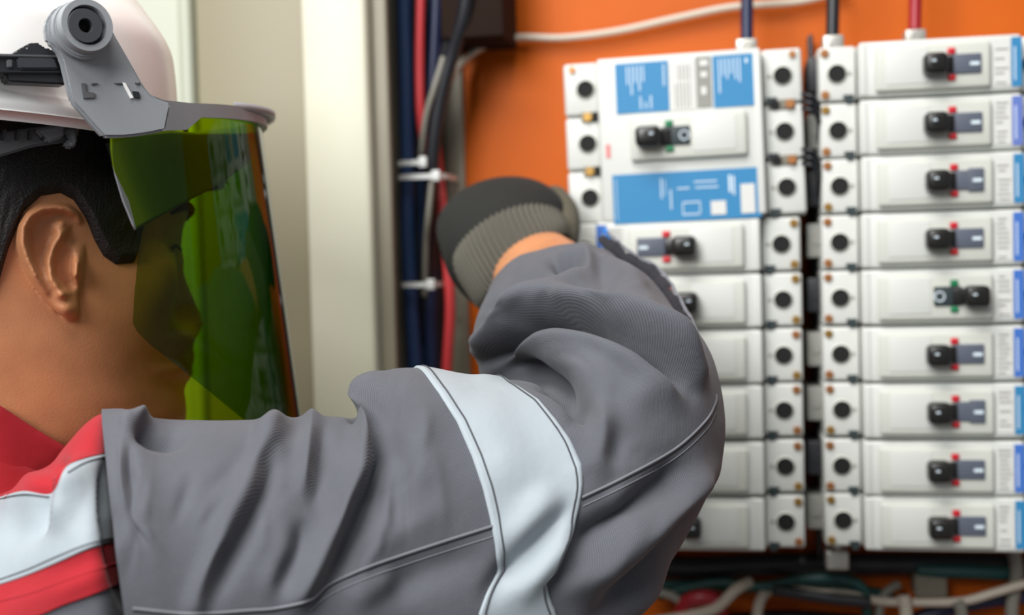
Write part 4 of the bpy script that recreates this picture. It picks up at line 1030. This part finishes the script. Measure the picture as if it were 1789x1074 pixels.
# boots
BOOT = mat('black_leather', (34,32,30), .5)
for sd in (1,-1):
    bmx = bmesh.new(); b0 = hipc+R_*.095*sd; z0 = -1.5
    zf = 0.0
    base = W(b0); fw = M@F_; fw = np.array([fw[0],fw[1],0]); fw /= np.linalg.norm(fw); sw = np.array([fw[1],-fw[0],0])
    bx0 = np.array([base[0],base[1],0])
    prof = [(-.08,.045,.03),(-.07,.05,.10),(.0,.052,.11),(.06,.052,.085),(.12,.052,.07),(.18,.048,.055),(.20,.03,.03)]
    V=[]
    for f,wd,tp in prof:
        for k in range(16):
            a = 2*PI*k/16; V.append(bx0+fw*f+sw*wd*math.cos(a)+np.array([0,0,tp*.5+tp*.5*math.sin(a)])-PO)
    Fb = capg(grid_faces(len(prof),16,True), len(prof), 16)
    o = pyd('boot', V, Fb, BOOT, proot); 
    G2 = np.array([ringW(bx0+np.array([0,0,z])-fw*.01, fw*.056, sw*.05, 24) for z in (.05,.12,.17)])
    pyd('boot_shaft', G2.reshape(-1,3)-PO, capg(grid_faces(3,24,True),3,24), BOOT, o)

# ================================================================ HARD HAT with face shield
hat = empty('hard_hat', W(HC+np.array([-.03,-.02,.06])), 'white hard hat with grey brackets and green tinted face shield on the worker', 'hard hat')
HO = np.array(hat.location)
HF = -.042
lv = [(.052,1.035),(.056,1.04),(.060,1.02),(.066,1.0),(.090,.985),(.105,.96),(.120,.88),(.135,.78),(.148,.64),(.158,.46),(.164,.25),(.166,.02)]
def dome(sc, dz=0):
    q = catmull(np.array(lv), 60); a = np.arange(160)*2*PI/160
    f = HF+.127*q[:,1][:,None]*sc*np.cos(a)[None]; r = .111*q[:,1][:,None]*sc*np.sin(a)[None]; h = q[:,0][:,None]+dz+0*a[None]
    return HL(f, r, h)
D = dome(1); D2 = dome(.97, -.004)
nd = D.shape[0]
V = np.concatenate([D.reshape(-1,3), D2.reshape(-1,3)]); Fd = grid_faces(nd,160,True); Fd2 = [tuple(k+nd*160 for k in f[::-1]) for f in Fd]
rim = [(j,(j+1)%160, nd*160+(j+1)%160, nd*160+j) for j in range(160)]
top_ = [tuple((nd-1)*160+j for j in range(160)), tuple(nd*160+(nd-1)*160+j for j in range(160))]
shell = pyd('shell', W(V)-HO, Fd+Fd2+rim+top_, HATW, hat)
# peak
def peak(name, h0, t, m, ext):
    V=[]; n=40; k=14
    for s in range(2):
        for i in range(n+1):
            a = math.radians(-62+124*i/n)
            for j in range(k+1):
                u = j/k; rad = 1.0+ext*u*math.cos(a)**1.2
                V.append(HL(HF+.124*rad*math.cos(a), .100*(1-.05*u)*math.sin(a), h0-.020*u*u-t*s))
    m0=(n+1)*(k+1); Fp=[]
    for i in range(n):
        for j in range(k):
            q=(i*(k+1)+j, i*(k+1)+j+1, (i+1)*(k+1)+j+1, (i+1)*(k+1)+j); Fp.append(q); Fp.append(tuple(x+m0 for x in q[::-1]))
    for i in range(n): Fp += [(i*(k+1)+k, i*(k+1)+k+m0, (i+1)*(k+1)+k+m0, (i+1)*(k+1)+k)]
    return pyd(name, W(np.array(V))-HO, Fp, m, shell)
peak('peak', .060, .003, HATW, .30); peak('peak_shade', .0565, .0025, BLACKP, .28)  # black second layer paints the shade under the white peak
# suspension band and clip under the rim
def px_plane(px, py, r):                     # pixel onto the vertical plane at side distance r from the head axis
    ray = P(px,py,1.0); t = ((HC+R_*r)@R_)/(ray@R_); return ray*t
def slab(name, poly, r, t, m, parent, bev=.001, smooth=False):
    pts = [W(px_plane(x,y,r))-HO for x,y in poly]; mb = MB().prism(pts, Vector((M@(-R_)).tolist()), t, bev)
    return mb.build(name, m, parent)
slab('suspension_band', [(-60,222),(0,232),(60,222),(138,212),(140,232),(130,246),(60,256),(0,274),(-60,282)], .098, .004, DGREYP, hat)
slab('suspension_clip', [(112,228),(120,222),(134,224),(136,250),(128,260),(114,258),(110,250),(122,248),(122,238)], .103, .004, DGREYP, hat)
for x in (-40, 5,30,52,75): slab('suspension_tooth', [(x,226),(x+8,226),(x+4,244),(x-2,244)], .1005, .003, BLACKP, hat, .0004)
slab('lower_strap', [(60,226),(118,214),(112,240),(84,250)], .101, .003, mat('mid_grey_plastic',(110,112,116),.5), hat)
# black mounting strap
st = slab('mounting_strap', [(-60,92),(28,94),(34,84),(46,82),(48,76),(60,74),(72,75),(76,84),(90,84),(104,100),(118,148),(14,143),(10,128),(-60,128)], .122, .010, BLACKP, hat, .0012)
slab('strap_rib', [(-60,93),(98,96),(101,101),(-60,98)], .1235, .002, DGREYP, st, .0004)
slab('strap_rib', [(-60,122),(110,124),(112,128),(-60,127)], .1235, .002, BLACKP, st, .0004)
slab('strap_buckle', [(30,99),(96,100),(104,121),(32,121)], .1240, .002, mat('charcoal_plastic',(56,58,64),.4), st, .0008)
slab('strap_notch', [(12,104),(22,104),(22,118),(12,118)], .1238, .0012, DGREYP, st, .0004)
# bracket
bkp = [(84,74),(80,58),(80,40),(88,24),(100,12),(125,3),(150,2),(172,10),(186,24),(194,45),(200,58),(222,96),(240,128),(252,150),(268,168),(285,176),(300,180),(290,228),(262,234),(235,238),(212,240),(182,240),(160,216),(142,195),(126,178),(118,148),(108,105),(98,85)]
bk = slab('visor_bracket', bkp, .129, .005, VGREY, hat, .0012)
def cyl_px(name, px, py, r0, r1, rad, m, parent, n=64, bev=.0008, hole=None):
    a = px_plane(px,py,r0); b = a+R_*(r1-r0); rr = rad/FPX*a[1]
    return MB().cyl(W(a)-HO, W(b)-HO, rr, n=n, bev=bev).build(name, m, parent)
cyl_px('boss', 136, 56, .127, .134, 50, VGREY, bk)
# ring with a hollow centre
def ring_part(name, px, py, r0, r1, Ro, Ri, m, parent, n=72):
    a = px_plane(px,py,r0); k = a[1]/FPX; Ff = F_
    prof = [(Ri*k, 0), (Ro*k, 0), (Ro*k, (r1-r0)*.8), (Ro*k*.97, r1-r0), (Ri*k*1.04, r1-r0), (Ri*k, (r1-r0)*.85)]
    V=[]; 
    for i in range(n):
        c, s = math.cos(2*PI*i/n), math.sin(2*PI*i/n)
        for (q, h) in prof: V.append(a+Ff*c*q+U_*s*q+R_*h)
    m_=len(prof); Fr=[(m_*i+j, m_*i+(j+1)%m_, m_*((i+1)%n)+(j+1)%m_, m_*((i+1)%n)+j) for i in range(n) for j in range(m_)]
    o = pyd(name, W(np.array(V))-HO, Fr, m, parent); o.data.set_sharp_from_angle(angle=math.radians(40)); return o
ring_part('boss_rim', 140, 50, .130, .1395, 46, 33, VGREY, bk)
cyl_px('boss_floor', 140, 50, .130, .1352, 34, BLACKP, bk)
kb = ring_part('pivot_knob', 141, 49, .134, .1405, 30, 12, mat('satin_black_plastic',(62,64,68),.45), bk)
kb['label'] = 'black round pivot knob with hex socket'
cyl_px('knob_socket', 141, 49, .134, .1360, 13, HOLE, bk, n=6)
# slots in the bracket
SLm = mat('slot_shadow_plastic', (92,93,96), .6)
slab('bracket_slot', [(142,145),(150,145),(152,160),(166,162),(166,171),(146,172)], .1298, .0012, SLm, bk, .0002)
slab('bracket_slot', [(160,145),(172,145),(160,149)], .1298, .0012, SLm, bk, .0002)
slab('bracket_slot', [(200,145),(214,144),(216,147),(204,147)], .1298, .0012, SLm, bk, .0002)
slab('bracket_window', [(214,144),(220,145),(234,171),(229,172)], .1300, .0012, HATW, bk, .0002)
slab('bracket_slot', [(232,159),(243,160),(246,171),(236,171)], .1299, .0012, BLACKP, bk, .0002)
slab('bracket_slot', [(236,144),(247,144),(240,148)], .1298, .0012, SLm, bk, .0002)
# ---- face shield: a curved sheet on a flared elliptical cylinder
FC = 0.0
def SA(h): return .134+np.clip(.07-h,0,None)*.165
SB = lambda h: .112+.0*h
def shield_pt(al, h, k=1.0): return HL(FC+SA(h)*k*np.cos(al), SB(h)*k*np.sin(al), h)
def ray_shield(px, py, k=1.0):               # near-side intersection; returns alpha, h
    ray = P(px,py,1.0); ts = np.linspace(.45,.95,3000); q = ray[None]*ts[:,None]-HC
    f, r, h = q@F_, q@R_, q[:,2]; v = ((f-FC)/(SA(h)*k))**2+(r/(SB(h)*k))**2-1
    i = np.argmax(v<0) if (v<0).any() else int(np.argmin(v)); return math.atan2(r[i]/(SB(h[i])*k), (f[i]-FC)/(SA(h[i])*k)), h[i]
# frame that carries the shield round the front
tp = [(262,166),(285,175),(330,180),(380,182),(430,187),(478,201)]; bt = [(262,232),(290,228),(325,227),(338,216),(350,205),(400,207),(440,212),(480,222)]
def curve_on(pl, k=1.02): 
    c = np.array([ray_shield(x,y,k) for x,y in pl]); return c[np.argsort(c[:,0])]
ct, cb_ = curve_on(tp), curve_on(bt)
ed = [(180,240),(200,300),(225,350),(238,400),(241,450),(234,520),(232,565),(240,580),(262,602),(330,655),(395,708),(440,745),(480,775)]
eh = np.array([ray_shield(*p) for p in ed]); eh = eh[np.argsort(-eh[:,1])]
h_top = ray_shield(400,206)[1]+.004
hs_ = np.linspace(h_top, eh[-1,1]-.004, 150)
al_s = np.interp(-hs_, -eh[:,1], eh[:,0]); 
V=[]; nA=150
for h, a0 in zip(hs_, al_s):
    for t in np.linspace(0,1,nA): 
        a_ = a0+(-max(a0,1.0)-a0)*t; V.append(shield_pt(a_, min(h, float(np.interp(abs(a_), ct[:,0], ct[:,1]))-.004)))
sh = pyd('face_shield', W(np.array(V))-HO, grid_faces(150, nA), LENS, hat); sh['label'] = 'green tinted transparent face shield'
amax = min(ct[-1,0], cb_[-1,0]); al = np.linspace(-amax, amax, 220); V=[]
for k, o_ in ((1.025,0),(1.0,0)):
    for a in al:
        ht2 = np.interp(abs(a), ct[:,0], ct[:,1]); hb2 = np.interp(abs(a), cb_[:,0], cb_[:,1])
        for t in np.linspace(0,1,6): V.append(shield_pt(a, ht2+(hb2-ht2)*t, k))
na = len(al); Ff = grid_faces(na, 6); Ff2 = [tuple(x+na*6 for x in f[::-1]) for f in Ff]
Fs = [(i*6, (i+1)*6, (i+1)*6+na*6, i*6+na*6) for i in range(na-1)]+[(i*6+5, i*6+5+na*6, (i+1)*6+5+na*6, (i+1)*6+5) for i in range(na-1)]
fr = pyd('visor_frame', W(np.array(V))-HO, Ff+Ff2+Fs, VGREY, hat); fr.data.set_sharp_from_angle(angle=math.radians(40))
# lip at the front of the frame
lipb = shield_pt(0.0, np.interp(0, ct[:,0], ct[:,1]), 1.03)
V=[]
for a in np.linspace(-.9,.9,60):
    h0 = np.interp(abs(a), ct[:,0], ct[:,1]); h1 = np.interp(abs(a), cb_[:,0], cb_[:,1]); e = .007*math.cos(a/.9*PI/2)
    for (k_, hh_) in ((1.0,h0),(1.0,h0-.003)): V.append(shield_pt(a, hh_, k_*1.02)); 
    for hh_ in (h0-.001, h0+.002): V.append(shield_pt(a, hh_, 1.02)+F_*e*math.cos(a)+R_*e*math.sin(a))
Fl=[]
for i in range(59):
    for a_,b_ in ((0,1),(1,2),(2,3),(3,0)): Fl.append((4*i+a_,4*i+b_,4*(i+1)+b_,4*(i+1)+a_))
pyd('frame_lip', W(np.array(V))-HO, Fl, VGREY, fr)
# sheet added inside the shield, shaped and toned as a reflection in the lens
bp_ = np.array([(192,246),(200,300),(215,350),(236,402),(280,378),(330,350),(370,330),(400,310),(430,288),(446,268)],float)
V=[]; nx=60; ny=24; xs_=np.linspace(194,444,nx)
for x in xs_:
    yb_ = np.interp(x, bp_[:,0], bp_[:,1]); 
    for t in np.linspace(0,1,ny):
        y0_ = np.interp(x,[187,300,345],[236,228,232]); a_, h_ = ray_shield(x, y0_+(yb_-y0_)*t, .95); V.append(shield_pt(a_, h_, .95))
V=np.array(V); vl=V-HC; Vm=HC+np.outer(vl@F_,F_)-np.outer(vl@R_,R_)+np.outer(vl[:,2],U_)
bg = pyd('reflection_sheet', W(np.vstack([V,Vm]))-HO, grid_faces(nx,ny)+[tuple(k+nx*ny for k in f[::-1]) for f in grid_faces(nx,ny)], mat('reflection_grey',(132,132,140),.35), hat)
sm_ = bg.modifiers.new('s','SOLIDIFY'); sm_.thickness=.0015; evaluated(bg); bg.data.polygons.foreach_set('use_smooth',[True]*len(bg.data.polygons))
